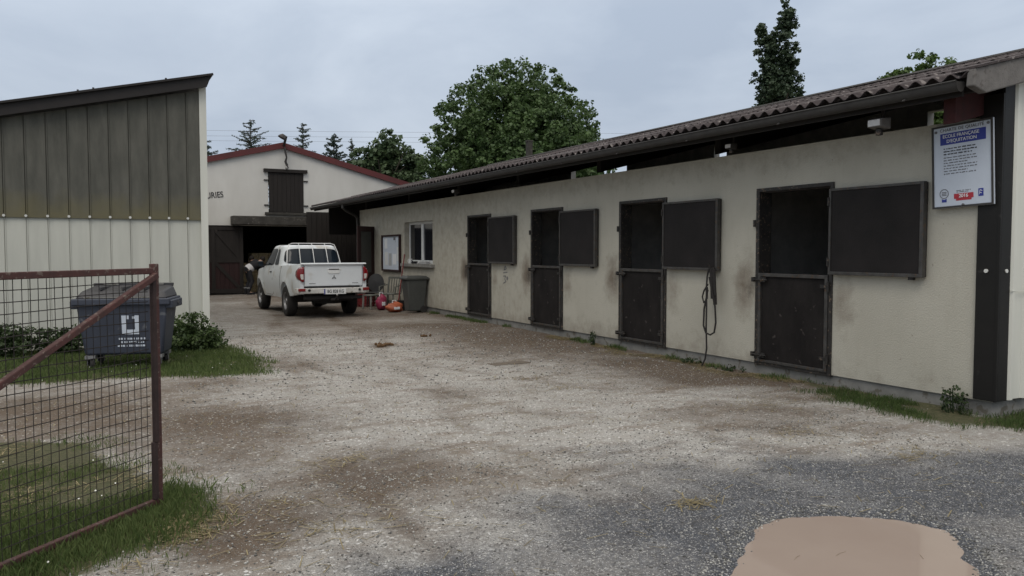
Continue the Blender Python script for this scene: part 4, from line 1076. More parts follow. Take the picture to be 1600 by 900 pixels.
# three-diamond badge
mb = MB()
def dia(cx, cz, ang, ln=.062, wd=.030):
    d = (math.sin(ang), math.cos(ang)); p = (d[1], -d[0])
    pts = [(cx, cz), (cx+d[0]*ln/2+p[0]*wd/2*1.15, cz+d[1]*ln/2+p[1]*wd/2*1.15), (cx+d[0]*ln, cz+d[1]*ln), (cx+d[0]*ln/2-p[0]*wd/2*1.15, cz+d[1]*ln/2-p[1]*wd/2*1.15)]
    mb.prism(pts, 1, -1.268, -1.256)
for a in (0, 2*PI/3, -2*PI/3): dia(0, 1.00, a)
mb.build('badge', 'chrome', tg)
mb = MB()
for x0 in (-.60, .46):
    x = x0
    while x < x0+.15: mb.box(x, x+.013, -1.260, -1.2552, .850, .868); x += .019
mb.build('badge_letters', 'chrome', tg)
# rear bumper
mb = MB(); 
for i in range(14):
    pass
pts = [(-.90, -1.05), (-.90, -1.22), (-.80, -1.30), (-.5, -1.335), (.5, -1.335), (.80, -1.30), (.90, -1.22), (.90, -1.05)]
mb.prism(pts, 2, .615, .745); bp = mb.build('rear_bumper', 'white_dirty', tk, bevel=.018, smooth=True)
MB().box(-.27, .27, -1.345, -1.336, .60, .73).build('number_plate', 'white_plastic', bp)
np_ = [o for o in bp.children][0]
put_text('plate_characters', 'BG 828 KG', .105, (.015, -1.3465, .662), '-y', 'ink_black', np_, .0015, xs=.82)
MB().box(-.268, -.238, -1.3475, -1.3452, .603, .727).build('plate_band', 'sign_blue', np_)
for x in (-.79, .79):
    MB().box(x-.085, x+.085, -1.318, -1.28, .675, .745, Matrix.Translation((x, -1.3, 0)) @ Matrix.Rotation((-.3 if x < 0 else .3)*-1*-1, 4, 'Z') @ Matrix.Translation((-x, 1.3, 0))).build('reflector', 'lamp_red', bp, bevel=.01)
mb = MB()
for x in (-.62, .62): mb.cyl((x, -1.332, .70), (0, 1, 0), .03, .02, 14)
mb.build('bumper_hole', 'black_plastic', bp)
MB().box(-.64, .64, -1.27, -1.2, .752, .788).build('bumper_gap', 'black_plastic', bp)
# tow bar, step bar, underbody
mb = MB(); mb.box(-.72, .72, -1.22, -1.14, .47, .55); mb.box(-.09, .09, -1.34, -1.2, .44, .50); mb.build('step_bar', 'underbody', tk, bevel=.01)
MB().tube([(.02, -1.34, .48), (.02, -1.42, .50), (.02, -1.44, .56)], .022, 8).build('tow_hitch', 'underbody', tk)
MB().lathe([(0, .05), (.02, .045), (.027, .025), (.02, .005), (.012, 0)], 12, Matrix.Translation((.02, -1.44, .56))).build('tow_ball', 'chrome', tk, smooth=True)
mb = MB(); mb.box(-.5, .5, -1.1, 3.5, .42, .58); mb.box(-.74, .74, .55, 2.4, .45, .52); mb.tube([(-.72, 0, .385), (.72, 0, .385)], .045, 10); mb.lathe([(0, -.14), (.1, -.1), (.14, 0), (.1, .1), (0, .14)], 12, Matrix.Translation((.1, 0, .385)))
mb.tube([(-.72, WF, .385), (.72, WF, .385)], .04, 8); mb.tube([(.45, -1.0, .50), (.45, -1.25, .49)], .028, 8)
mb.cyl((0, -.72, .43), (0, 0, 1), .33, .16, 24)
for y in (0, WF):
    for s_ in (-1, 1): mb.box(s_*.50-.04, s_*.50+.04, y-.52, y+.52, .40, .95)
mb.build('chassis', 'underbody', tk)
mb = MB()
for c in (0, WF):
    for s_ in (-1, 1):
        P_ = arc(c, WB, .49, math.radians(175), math.radians(5), 14); V = [(s_*.80, y, z) for y, z in P_]+[(s_*.48, y, z) for y, z in P_]
        mb.add(V, [(i, i+1, 15+i, 14+i) for i in range(13)])
mb.build('wheel_arch', 'underbody', tk)
# lamps
for s_ in (-1, 1):
    V = []; Fq = []; nz_, na_ = 9, 7
    def LP(i, j, off):
        z = .90+(1.25-.90)*j/(nz_-1); a = i/(na_-1)         # a 0 = inner edge on rear, 1 = round the side
        x_in, y_in = .72, -1.262
        if a < .45: x = .722+(.815-.722)*a/.45; y = -1.262+.01*a/.45
        else: q = (a-.45)/.55; x = .815+.055*math.sin(q*PI/2); y = -1.252+.17*(1-math.cos(q*PI/2))
        shrink = 1-abs((j/(nz_-1))*2-1)**2.5*.75
        return (s_*(x*shrink+.722*(1-shrink)+off*.4), y-off, z)
    for j in range(nz_):
        for i in range(na_): V.append(LP(i, j, .018))
    for j in range(nz_-1):
        for i in range(na_-1): q = j*na_+i; Fq.append((q, q+1, q+1+na_, q+na_))
    mb = MB(); mb.add(V, Fq); ta = mb.build('tail_lamp', 'lamp_red', tk, smooth=True)
    so = ta.modifiers.new('s', 'SOLIDIFY'); so.thickness = .03; so.offset = 0
    V = [LP(a, b, .036) for b in (1.4, 2.4, 3.4, 4.2) for a in (.3, 1.0, 1.7, 2.4)]
    mb = MB(); mb.add(V, [(r*4+c, r*4+c+1, r*4+c+5, r*4+c+4) for r in range(3) for c in range(3)]); mb.build('reversing_lens', 'lamp_clear', ta, smooth=True)
    hl = MB().prism([(.45, 3.60), (.72, 3.45), (.74, 3.62), (.5, 3.80)], 2, .78, .96).v
    m2 = MB(); m2.prism([(s_*x, y) for x, y in ((.45, 3.70), (.76, 3.45), (.79, 3.6), (.5, 3.845))], 2, .78, .95); m2.build('headlight', 'lamp_clear', tk, bevel=.015)
    m3 = MB(); m3.box(s_*.97-.08, s_*.97+.08, 2.42, 2.50, 1.20, 1.36); mi = m3.build('mirror', 'black_plastic', tk, bevel=.03, smooth=True)
    MB().box(s_*.97-.06, s_*.97+.06, 2.412, 2.419, 1.22, 1.34).build('mirror_glass', 'dark_glass', mi)
    MB().bar((s_*.82, 2.5, 1.24), (s_*.92, 2.47, 1.27), .05, .04).build('mirror_arm', 'black_plastic', mi)
    mb = MB(); mb.box(s_*(side_x(1.62, 1.08)+.012)-.014, s_*(side_x(1.62, 1.08)+.012)+.014, 1.54, 1.68, 1.065, 1.095); mb.build('door_handle', 'black_plastic', tk, bevel=.008)
    # door outline gap
    mb = MB()
    pl = [(1.42, 1.22), (1.40, .9), (1.42, .52), (1.6, .47), (2.35, .47), (2.5, .75), (2.62, 1.18)]
    mb.tube([(s_*(side_x(y, z)+.001), y, z) for y, z in pl], .005, 4); mb.tube([(s_*(side_x(.56, z)+.001), .56, z) for z in np.linspace(.52, 1.25, 6)], .006, 4)
    mb.build('door_gap', 'black_plastic', body)
mb = MB(); mb.box(-.42, .42, 3.80, 3.85, .80, .93); mb.build('grille', 'black_plastic', tk)
def wheel(x, y):
    s_ = -1 if x < 0 else 1
    Mx = Matrix.Translation((x, y, WR)) @ Matrix.Rotation(s_*PI/2, 4, 'Y')
    prof = [(.20, -.11), (.30, -.125), (.36, -.115), (.383, -.08), (.385, 0), (.383, .08), (.36, .115), (.30, .125), (.225, .11), (.21, .09)]
    wv = MB().lathe(prof, 36, Mx).build('wheel', 'tyre', tk, smooth=True)
    MB().lathe([(.215, .10), (.222, .112), (.205, .10), (.19, .04), (.12, .055), (.06, .085), (.055, .10), (0, .10)], 24, Mx).build('rim', 'rim', wv, smooth=True)
    mb = MB()
    for k in range(6):
        a = k*PI/3; p = Mx @ Vector((.15*math.cos(a), .15*math.sin(a), .052)); mb.cyl(p, (1, 0, 0), .028, .02, 10)
    mb.build('rim_hole', 'black_plastic', wv)
for x in (-.765, .765):
    for y in (0, WF): wheel(x, y)
MB().tube([(-.55, 2.6, 1.2), (-.62, 2.3, 1.75)], .003, 4).build('aerial', 'black_plastic', tk)

# ------------------------------------------------------------------ yard clutter by the office
wb = thing('wheelie_bin', 'tall grey green wheeled bin standing under the office window', 'wheelie bin', (7.36, 19.72, 0), math.radians(92), sc=.93)
wb.scale = (.82, .93, .97)
mb = MB(); V = tub(.06, .92, .20, .27, .22, .30)
mb.add(V, [(0, 3, 2, 1), (4, 5, 6, 7), (0, 1, 5, 4), (1, 2, 6, 5), (2, 3, 7, 6), (3, 0, 4, 7)]); mb.build('tub', 'bin_green_grey', wb, bevel=.03, smooth=True)
mb = MB(); mb.box(-.31, .31, -.35, .34, .90, .945); mb.build('rim', 'bin_green_grey', wb, bevel=.012)
mb = MB(); mb.add(tub(.945, 1.0, .31, .25, .34, .27), [(0, 3, 2, 1), (4, 5, 6, 7), (0, 1, 5, 4), (1, 2, 6, 5), (2, 3, 7, 6), (3, 0, 4, 7)]); mb.build('lid', 'bin_green_grey', wb, bevel=.01)
MB().tube([(-.22, -.37, .93), (.22, -.37, .93)], .014, 8).build('handle', 'black_plastic', wb)
for x in (-.22, .22): MB().cyl((x, -.2, .1), (1, 0, 0), .1, .05, 20).build('wheel', 'tyre', wb)

def chair(name, label, loc, rz, m, oval):
    t = thing(name, label, 'garden chair', loc, rz)
    MB().box(-.23, .23, -.22, .22, .40, .435).build('seat', m, t, bevel=.015)
    for x in (-.19, .19):
        for y in (-.18, .18): MB().tube([(x*1.12, y*1.15, 0), (x, y, .40)], [.016, .022], 8).build('leg', m, t)
    if oval:
        mb = MB(); V = [(0, .22, .70)]; n_ = 20
        V += [(.23*math.cos(a), .23+.04*math.sin(a), .68+.27*math.sin(a)) for a in np.linspace(0, 2*PI, n_, endpoint=False)]
        mb.add(V, [(0, 1+k, 1+(k+1) % n_) for k in range(n_)]); b = mb.build('backrest', m, t, smooth=False)
        so = b.modifiers.new('s', 'SOLIDIFY'); so.thickness = .025
    else:
        mb = MB()
        for k in range(6): x = -.19+k*.076; mb.bar((x, .21, .44), (x*1.05, .30, .86), .03, .014)
        mb.bar((-.22, .30, .86), (.22, .30, .86), .03, .06); mb.bar((-.22, .21, .44), (-.23, .31, .88), .03); mb.bar((.22, .21, .44), (.23, .31, .88), .03); mb.build('backrest', m, t, bevel=.005)
    for x in (-.25, .25): MB().tube([(x, -.18, .42), (x, -.17, .62), (x, .0, .64), (x, .24, .66)], .016, 8).build('armrest', m, t)
chair('garden_chair', 'dark garden chair with an oval backrest by the side door', (7.15, 22.35, 0), math.radians(-25), 'black_plastic', True)
chair('garden_chair', 'grey green slatted plastic chair under the notice board', (7.30, 21.45, 0), math.radians(-50), 'plastic_green_grey', False)
t = thing('side_stool', 'small pale grey plastic stool in front of the chairs', 'stool', (6.78, 21.6, 0), .5)
MB().box(-.17, .17, -.17, .17, .36, .40).build('seat', 'plastic_green_grey', t, bevel=.02)
for x in (-.14, .14):
    for y in (-.14, .14): MB().bar((x*1.1, y*1.1, 0), (x, y, .36), .05, .03).build('leg', 'concrete' if x < 0 else 'plastic_green_grey', t)
def bag(name, label, loc, m, w_, h_, rz, m2):
    t = thing(name, label, 'bag', loc, rz)
    bm = bmesh.new(); bmesh.ops.create_icosphere(bm, subdivisions=3, radius=1)
    for v in bm.verts:
        q = v.co.copy(); k = 1+.16*math.sin(q.x*5+q.y*3)+.1*math.sin(q.z*7+q.x*6)+.08*math.sin(q.y*11)
        v.co = Vector((q.x*w_*k, q.y*w_*.75*k, max(-.9, q.z)*h_/2*k+h_*.45))
        if v.co.z < 0: v.co.z = 0
    me = bpy.data.meshes.new('sack'); bm.to_mesh(me); bm.free(); me.materials.append(MATS[m])
    for p in me.polygons: p.use_smooth = True
    o = bpy.data.objects.new('sack', me); COL.objects.link(o); o.parent = t
    MB().tube([(-.06, 0, h_*.9), (-.05, 0, h_*1.15), (.05, 0, h_*1.15), (.06, 0, h_*.9)], .012, 6).build('handle', m2, t)
    MB().box(-w_*.5, w_*.3, -w_*.84, -w_*.74, h_*.3, h_*.55).build('patch', m2, t, bevel=.01)
bag('pink_bag', 'bright pink and white bag on the ground beside the pale stool', (6.90, 21.05, 0), 'pink', .15, .42, .4, 'ink_white')
bag('orange_bag', 'crumpled orange plastic bag on the ground left of the wheelie bin', (6.98, 20.2, 0), 'orange', .22, .27, .2, 'ink_white')
br_ = thing('broom', 'red handled broom with a black head leaning under the notice board', 'broom', (7.36, 21.0, 0))
MB().tube([(0, 0, .12), (.22, .05, 1.52)], .016, 8).build('handle', 'red_handle', br_)
mb = MB(); mb.box(-.04, .04, -.17, .17, .06, .13); mb.box(-.05, .05, -.19, .19, 0, .07); mb.build('head', 'black_plastic', br_, bevel=.01)
t = thing('bucket', 'black bucket on the ground between the orange bag and the wheelie bin', 'bucket', (7.35, 20.62, 0))
MB().lathe([(0, 0), (.11, 0), (.145, .26), (.155, .27), (.14, .27), (.105, .02), (0, .02)], 18).build('pail', 'black_plastic', t, smooth=True)
MB().tube([(-.15, 0, .26), (-.1, .05, .16), (0, .09, .12), (.1, .05, .16), (.15, 0, .26)], .005, 6).build('bail', 'steel_pale', t)
# red crate behind the truck's right wheel
t = thing('red_crate', 'low dark red crate on the ground between the pickup and the side door', 'crate', (6.95, 23.0, 0), .1)
mb = MB(); mb.box(-.25, .25, -.35, .35, 0, .03)
for z in (.05, .15, .25): mb.box(-.27, -.25, -.36, .36, z, z+.07); mb.box(.25, .27, -.36, .36, z, z+.07); mb.box(-.25, .25, -.37, -.35, z, z+.07); mb.box(-.25, .25, .35, .37, z, z+.07)
mb.build('slats', 'red_handle', t)
mb = MB(); [mb.box(x-.02, x+.02, y-.02, y+.02, .03, .33) for x in (-.22, .22) for y in (-.32, .32)]; mb.build('corner_post', 'red_handle', t)

# ------------------------------------------------------------------ people in the barn doorway
def person(label, loc, rz, lean, m_body, m_top, m_leg, crouch=0, sc=1.0, shirt_gap=False):
    t = thing('person', label, 'person', loc, rz, sc=sc)
    hipz = .92-.42*crouch
    # joints; +y is the way the person faces
    hip = Vector((0, 0, hipz)); L_ = .50
    d = Vector((0, math.sin(lean), math.cos(lean)))
    chest = hip+d*.34; neck = hip+d*.54; head = neck+Vector((0, math.sin(lean+.25), math.cos(lean+.25)))*.17
    pts = [hip, hip+d*.17, chest, neck, head]; rad = [.145, .13, .155, .055, .095]
    E = [(0, 1), (1, 2), (2, 3), (3, 4)]
    def add(p, r, par): pts.append(Vector(p)); rad.append(r); E.append((par, len(pts)-1)); return len(pts)-1
    for s_ in (-1, 1):
        k = add(hip+Vector((s_*.10, 0, -.05)), .095, 0)
        kn = add((s_*.12, .10+.30*crouch, .47-.12*crouch), .06, k); an = add((s_*.12, -.04, .09), .042, kn)
        to = add((s_*.14, .14, .04), .038, an)
        sh_ = add(chest+d*.13+Vector((s_*.19, 0, 0)), .06, 2)
        el = add(Vector((s_*.25, chest.y+.16, chest.z-.12)), .045, sh_); wr = add(Vector((s_*.17, chest.y+.36, chest.z-.30)), .032, el)
        pm = add(Vector((s_*.16, chest.y+.42, chest.z-.35)), .032, wr)
        for f_ in range(4): add(Vector((s_*(.13+.022*f_), chest.y+.48-.008*abs(f_-1.5), chest.z-.42)), .009, pm)
        add(Vector((s_*.115, chest.y+.44, chest.z-.36)), .010, pm)
    me = bpy.data.meshes.new('body'); me.from_pydata([tuple(p) for p in pts], E, [])
    o = bpy.data.objects.new('body', me); COL.objects.link(o); o.parent = t
    sk = o.modifiers.new('skin', 'SKIN'); sk.use_smooth_shade = True
    for i, r in enumerate(rad): me.skin_vertices[0].data[i].radius = (r, r*(.8 if i < 3 else 1)); 
    me.skin_vertices[0].data[0].use_root = True
    sb = o.modifiers.new('s', 'SUBSURF'); sb.levels = sb.render_levels = 1
    me.materials.append(MATS['skin'])
    # clothing shells
    def shell(name, m, chain, rr):
        mb = MB(); mb.tube(chain, rr, 12); return mb.build(name, m, t, smooth=True)
    shell('jacket', m_top, [hip+d*.10, hip+d*.2, chest, chest+d*.12, neck-d*.03], [.165, .165, .185, .17, .08])
    if shirt_gap: shell('shirt_tail', 'cloth_white', [hip-d*.03, hip+d*.06, hip+d*.16], [.172, .175, .17])
    mb = MB(); mb.tube([hip+d*.07, hip, hip-Vector((0, 0, .07))], [.16, .165, .13], 12)
    for s_ in (-1, 1): mb.tube([hip+Vector((s_*.09, 0, -.02)), (s_*.12, .10+.30*crouch, .48-.12*crouch), (s_*.12, -.03, .16)], [.10, .075, .065], 10)
    mb.build('trousers', m_leg, t, smooth=True)
    for s_ in (-1, 1):
        shell('sleeve', m_top, [chest+d*.12+Vector((s_*.15, 0, 0)), Vector((s_*.25, chest.y+.16, chest.z-.12)), Vector((s_*.175, chest.y+.34, chest.z-.285))], [.075, .058, .045])
        bt = MB().tube([(s_*.12, -.04, .30), (s_*.12, -.04, .06)], [.062, .052], 10); bt.box(s_*.13-.045, s_*.13+.045, -.09, .19, 0, .08); bt = bt.build('boot', 'cloth_black', t, bevel=.01)
        MB().tube([(s_*.12, -.04, .26), (s_*.12, -.04, .235)], .066, 10).build('boot_band', 'cloth_stripe', bt)
    hv = Vector(head)+Vector((0, -.02, .02))
    bm = bmesh.new(); bmesh.ops.create_icosphere(bm, subdivisions=2, radius=.108)
    for v in bm.verts: v.co = v.co*(1+.06*math.sin(v.co.x*60+v.co.z*40))+hv+Vector((0, -.015, .025))
    me = bpy.data.meshes.new('hair'); bm.to_mesh(me); bm.free(); me.materials.append(MATS['hair_dark'])
    h_ = bpy.data.objects.new('hair', me); COL.objects.link(h_); h_.parent = t
    fd = Vector((0, math.cos(lean+.1), -math.sin(lean+.1)))
    mb = MB(); mb.lathe([(0, .02), (.012, .008), (.016, -.012), (0, -.016)], 8, Matrix.Translation(head+fd*.105)); mb.build('nose', 'skin', t)
    mb = MB()
    for s_ in (-1, 1): mb.box(head.x+s_*.035-.01, head.x+s_*.035+.01, head.y+fd.y*.095-.005, head.y+fd.y*.095+.005, head.z+.025+fd.z*.1, head.z+.04+fd.z*.1)
    mb.build('eyes', 'ink_black', t)
person('person bending over in dark jacket, white shirt showing at the back, in the barn doorway', (4.99, 30.75, 0), math.radians(-75), 1.0, 'skin', 'cloth_black', 'cloth_black', 0, 1.0, True)
person('person in dark clothes leaning forward behind the bonnet of the pickup', (5.62, 31.0, 0), math.radians(70), .75, 'skin', 'cloth_black', 'cloth_black', .1, .95)

# ------------------------------------------------------------------ trees
def quads(C_, Nn, size, rnd=.6, aspect=1.0):
    """leaf quads at centres C_, facing roughly Nn"""
    n = len(C_); Nn = Nn+rng.normal(0, rnd, (n, 3)); Nn /= np.linalg.norm(Nn, axis=1, keepdims=True)+1e-9
    r = rng.normal(size=(n, 3)); U = np.cross(Nn, r); U /= np.linalg.norm(U, axis=1, keepdims=True)+1e-9; W = np.cross(Nn, U)
    s = (size*rng.uniform(.6, 1.25, n))[:, None]
    a = U*s*.5*aspect; b = W*s*.5
    bend = Nn*s*.18
    V = np.stack([C_-a-bend*.5, C_-b+bend*.3, C_+a-bend*.5, C_+b+bend*.3], 1).reshape(-1, 3)
    return V, np.arange(4*n).reshape(n, 4)
def crown_clumps(lobes, nclump, leaf_per, clump_r, leaf, shell=.55):
    """lobes: list of (cx,cy,cz, rx,ry,rz, weight)"""
    Cs = []; Ns = []; T = []
    wts = np.array([l[6] for l in lobes], float); wts /= wts.sum()
    for li, (cx, cy, cz, rx, ry, rz2, _) in enumerate(lobes):
        k = int(nclump*wts[li])
        d = rng.normal(size=(k, 3)); d /= np.linalg.norm(d, axis=1, keepdims=True)
        rr = 1-(rng.random(k)**1.6)*shell
        rr *= 1+.05*(np.sin(d[:, 0]*5+li)+np.sin(d[:, 2]*6+d[:, 1]*4))*.5
        cc = np.array([cx, cy, cz])+d*rr[:, None]*np.array([rx, ry, rz2])
        for c0, dd in zip(cc, d):
            m_ = int(leaf_per*rng.uniform(.6, 1.3)); r0 = clump_r*rng.uniform(.6, 1.35)
            e = rng.normal(size=(m_, 3)); e /= np.linalg.norm(e, axis=1, keepdims=True)
            q = rng.random(m_)**.45
            P = c0+e*q[:, None]*r0*np.array([1, 1, .72]); Cs.append(P); Ns.append(e*.7+np.array([0, 0, .5])); T.append(np.full(m_, rng.random())*.6+rng.random(m_)*.4)
    C_ = np.concatenate(Cs); N_ = np.concatenate(Ns); T = np.concatenate(T)
    V, F_ = quads(C_, N_, np.full(len(C_), leaf)); return V, F_, np.repeat(T, 4)
def trunk_mesh(par, h, r, spread, nl=6, top=.8, r2=.35):
    mb = MB(); pts = [(0, 0, -.2), (.02*h*.3, 0, h*.3), (-.01*h, .01*h, h*.6), (0, 0, h*top)]
    mb.tube(pts, [r*1.25, r, r*.7, r*r2*.5], 10)
    for k in range(nl):
        a = 2*PI*k/nl+random.uniform(-.3, .3); z = h*random.uniform(.3, .65)
        e = Vector((math.cos(a)*spread*random.uniform(.6, .95), math.sin(a)*spread*random.uniform(.6, .95), z+h*random.uniform(.12, .28)))
        mid = Vector((e.x*.45, e.y*.45, z+(e.z-z)*.35)); mb.tube([(0, 0, z), mid, e], [r*.45, r*.3, r*.08], 7)
        for q in range(3):
            a2 = a+random.uniform(-.8, .8); e2 = mid+Vector((math.cos(a2), math.sin(a2), .6))*spread*.4; mb.tube([mid, e2], [r*.2, r*.05], 5)
    return mb.build('trunk', 'bark', par, smooth=True)
def tree(name, label, loc, lobes, ncl, lp, cr_, leaf, m, h, r, spread, group='trees behind the yard', nl=7, shell=.55, fill=0):
    t = thing(name, label, 'tree', loc, 0, group)
    trunk_mesh(t, h, r, spread, nl)
    V, F_, T = crown_clumps(lobes, ncl, lp, cr_, leaf, shell)
    if fill:    # larger leaves of darker tint filling the inside of the crown
        V2, F2, T2 = crown_clumps([(a, b, c, d*.78, e*.78, f*.80, g) for a, b, c, d, e, f, g in lobes], fill, 40, cr_*1.6, leaf*1.9, .7)
        F2 = F2+len(V); V = np.concatenate([V, V2]); F_ = np.concatenate([F_, F2]); T = np.concatenate([T, T2*.6])
    npmesh('crown', V, F_, m, t, T); return t
# big dome: rear left darker lobe and front right lobe
def rl(r, d, z, a, b, c, w):       # lobe by offset to the side, depth, height
    return (r*.888+d*.46, -r*.46+d*.888, z, a, b, c, w)
tree('broadleaf_tree', 'huge round dark green broadleaf tree rising behind the stable roof', (21.3, 40.3, 0),
     [rl(-.2, .6, 5.6, 5.35, 4.6, 6.85, 2.9), rl(0, .5, 6.5, 3.6, 3.2, 4.9, 1.3), rl(1.5, -2.6, 5.0, 3.5, 3.0, 4.7, 1.2), rl(-2.9, 0, 3.9, 2.4, 2.4, 3.6, .7), rl(3.3, .2, 4.6, 2.2, 2.2, 3.9, .7)],
     3300, 46, .38, .17, 'leaf_chestnut', 9.0, .45, 3.4, nl=9, shell=.36, fill=520)
tree('poplar_tree', 'tall narrow dark poplar standing alone above the stable roof', (30.0, 29.4, 0),
     [rl(-.62, .3, 9.2, .50, .6, 4.0, 1), rl(.42, -.25, 10.2, .55, .6, 3.5, 1.3), rl(0, 0, 7.2, 1.22, 1.2, 4.0, 2.6), rl(.28, -.2, 12.7, .38, .36, 1.1, .35), rl(-.72, .4, 12.1, .33, .35, .7, .16), rl(.95, 0, 8.4, .45, .5, 1.8, .5), rl(-.1, 0, 9.6, .62, .5, 3.0, 1.3), rl(-.35, .2, 11.4, .40, .4, 1.1, .3), rl(-.95, .3, 7.6, .42, .5, 2.0, .5)],
     760, 34, .24, .15, 'leaf_poplar', 12.5, .2, .9, nl=14, shell=.95)
tree('broadleaf_tree', 'bright green round tree top just above the right end of the stable roof', (38.9, 28.2, 0),
     [rl(0, 0, 9.4, 2.0, 1.9, 2.6, 1), rl(-1.4, 0, 9.1, 1.3, 1.2, 1.9, .5), rl(1.5, 0, 9.2, 1.1, 1.2, 1.9, .5)], 330, 46, .32, .19, 'leaf_bright', 10, .25, 1.8, shell=.8)
tree('broadleaf_tree', 'loose light green tree between the dark conifers and the huge round tree', (15.9, 47.4, 0),
     [rl(-1.2, 0, 6.0, 1.2, 1.3, 2.1, 1), rl(.1, 0, 6.9, 1.0, 1.2, 2.2, 1), rl(1.5, 0, 6.0, 1.2, 1.3, 2.0, 1), rl(.3, 0, 3.6, 3.0, 2.4, 2.3, 1.6)], 820, 36, .32, .17, 'leaf_mixed', 8.6, .22, 2.2, nl=10, shell=.85, fill=120)
tree('broadleaf_tree', 'tip of a small tree poking over the stable roof left of the poplar', (32.4, 38.1, 0),
     [(0, 0, 7.8, .45, .45, 1.3, 1), (0, 0, 6.2, 1.5, 1.5, 1.4, 1)], 90, 34, .3, .2, 'leaf_poplar', 9.2, .12, .8)
def conifer(label, loc, h, r, dens=1.0):
    t = thing('conifer_tree', label, 'tree', loc, 0, 'conifers behind the barn')
    MB().tube([(0, 0, -.2), (0, 0, h*.5), (0, 0, h)], [.16, .09, .02], 7).build('trunk', 'bark', t)
    Cs = []; mb = MB()
    z = h*.25
    while z < h-.1:
        rad = r*((h-z)/2)**.62*random.uniform(.7, 1.2)+.05; n_ = random.randint(6, 9); a0 = random.random()*6
        for k in range(n_):
            a = a0+2*PI*k/n_; L2 = rad*random.uniform(.35, 1.25); up_ = random.uniform(.15, .42)
            p0 = np.array([0, 0, z]); p0 = p0+np.array([0, 0, random.uniform(-.25, .25)]); p1 = np.array([math.cos(a)*L2, math.sin(a)*L2, p0[2]+L2*up_*random.uniform(-.2, 1.5)])
            mb.tube([p0, p1], [.035, .012], 4)
            m_ = int(26*dens*min(L2, 2.2))+4; s = rng.random(m_)**.7
            Cs.append(p0+(p1-p0)*s[:, None]+rng.normal(0, .07, (m_, 3))*np.array([1, 1, .7])*(1.1-s[:, None]*.5)*.9)
        z += h*.030*random.uniform(.8, 1.2)
    mb.build('branches', 'bark', t)
    C_ = np.concatenate(Cs); V, F_ = quads(C_, rng.normal(size=C_.shape), np.full(len(C_), .12), aspect=.55)
    npmesh('crown', V, F_, 'leaf_conifer', t, np.repeat(rng.random(len(C_)), 4))
conifer('open branched conifer left of the barn peak with a bare leader', (9.92, 59.2, 0), 10.85, 1.35, 1.3)
conifer('conifer with a slim tip just right of the barn peak', (13.43, 58.5, 0), 10.75, 1.05, 1.5)
conifer('bushy blue green conifer behind the right slope of the barn roof', (15.5, 57.9, 0), 10.0, 1.15, 4.5)
conifer('thin small conifer beside the loose light green tree', (16.75, 57.6, 0), 9.8, .45, 1.2)
conifer('conifer showing in the gap between the shed corner and the barn roof', (6.95, 59.6, 0), 9.2, 1.0, 1.8)
# hedge of trees further back closing the horizon, as one far mass
lob = []
for k in range(46):
    a = math.radians(-25+k*2.9); D_ = random.uniform(66, 80); lob.append((math.sin(a)*D_, math.cos(a)*D_, random.uniform(1.5, 2.6), 3.2, 3.2, random.uniform(2.5, 4.2), 1))
V, F_, T = crown_clumps(lob, 1500, 26, .9, .6, .6)
fo = npmesh('far_wood', V, F_, 'leaf_mixed', None, T); tag(fo, 'low line of distant woodland behind the buildings', 'woodland', kind='stuff')

# post behind the stable roof, power lines
t = thing('concrete_post', 'grey concrete post standing up behind the stable roof in front of the huge round tree', 'post', (14.9, 27.3, 0))
MB().prism([(-.10, -.1), (.10, -.1), (.10, .1), (-.10, .1)], 2, 0, 5.78).build('shaft', 'concrete_dark', t, bevel=.01)
MB().box(-.125, .125, -.115, .115, 5.78, 5.84).build('cap', 'concrete_dark', t, bevel=.01)
for i, (z, lab) in enumerate(((12.95, 'uppermost of the thin power lines behind the trees'), (12.45, 'middle of the three thin power lines behind the trees'), (12.0, 'lowest of the thin power lines behind the trees'))):
    A_ = Vector((-30, 98, z+.1)); B_ = Vector((110, 37.5, z+.9)); pts = []
    for k in range(40):
        s = k/39; p = A_.lerp(B_, s); p.z -= .8*4*s*(1-s)*.6; pts.append(p)
    o = MB().tube(pts, .009, 4, False).build('power_line', 'ink_grey', None, fix=False); tag(o, lab, 'power line', 'power lines across the sky')
for x, y, lab in ((-30, 98, 'wooden power pole carrying the lines at their left end'), (110, 37.5, 'wooden power pole carrying the lines at their right end')):
    t = thing('power_pole', lab, 'pole', (x, y, 0)); MB().tube([(0, 0, 0), (0, 0, 14.4)], [.18, .12], 10).build('shaft', 'bark', t); MB().box(-.06, .06, -1, 1, 13.6, 13.75).build('crossarm', 'bark', t)

# ------------------------------------------------------------------ grass, weeds, stones, straw
def blades(X, Y, h, wd, lean=.35):
    n = len(X); Z = ground_z(X, Y); a = rng.random(n)*2*PI; hh = h*rng.uniform(.5, 1.3, n); l_ = hh*rng.normal(0, lean, n); b = rng.random(n)*2*PI
    w_ = wd*rng.uniform(.6, 1.3, n)
    P0 = np.stack([X-np.cos(a)*w_/2, Y-np.sin(a)*w_/2, Z-.005], 1); P1 = np.stack([X+np.cos(a)*w_/2, Y+np.sin(a)*w_/2, Z-.005], 1)
    P2 = np.stack([X+np.cos(b)*l_*.4+np.cos(a)*w_*.3, Y+np.sin(b)*l_*.4+np.sin(a)*w_*.3, Z+hh*.6], 1); P3 = np.stack([X+np.cos(b)*l_, Y+np.sin(b)*l_, Z+hh], 1)
    return np.stack([P0, P1, P2, P3], 1).reshape(-1, 3), np.arange(4*n).reshape(n, 4)
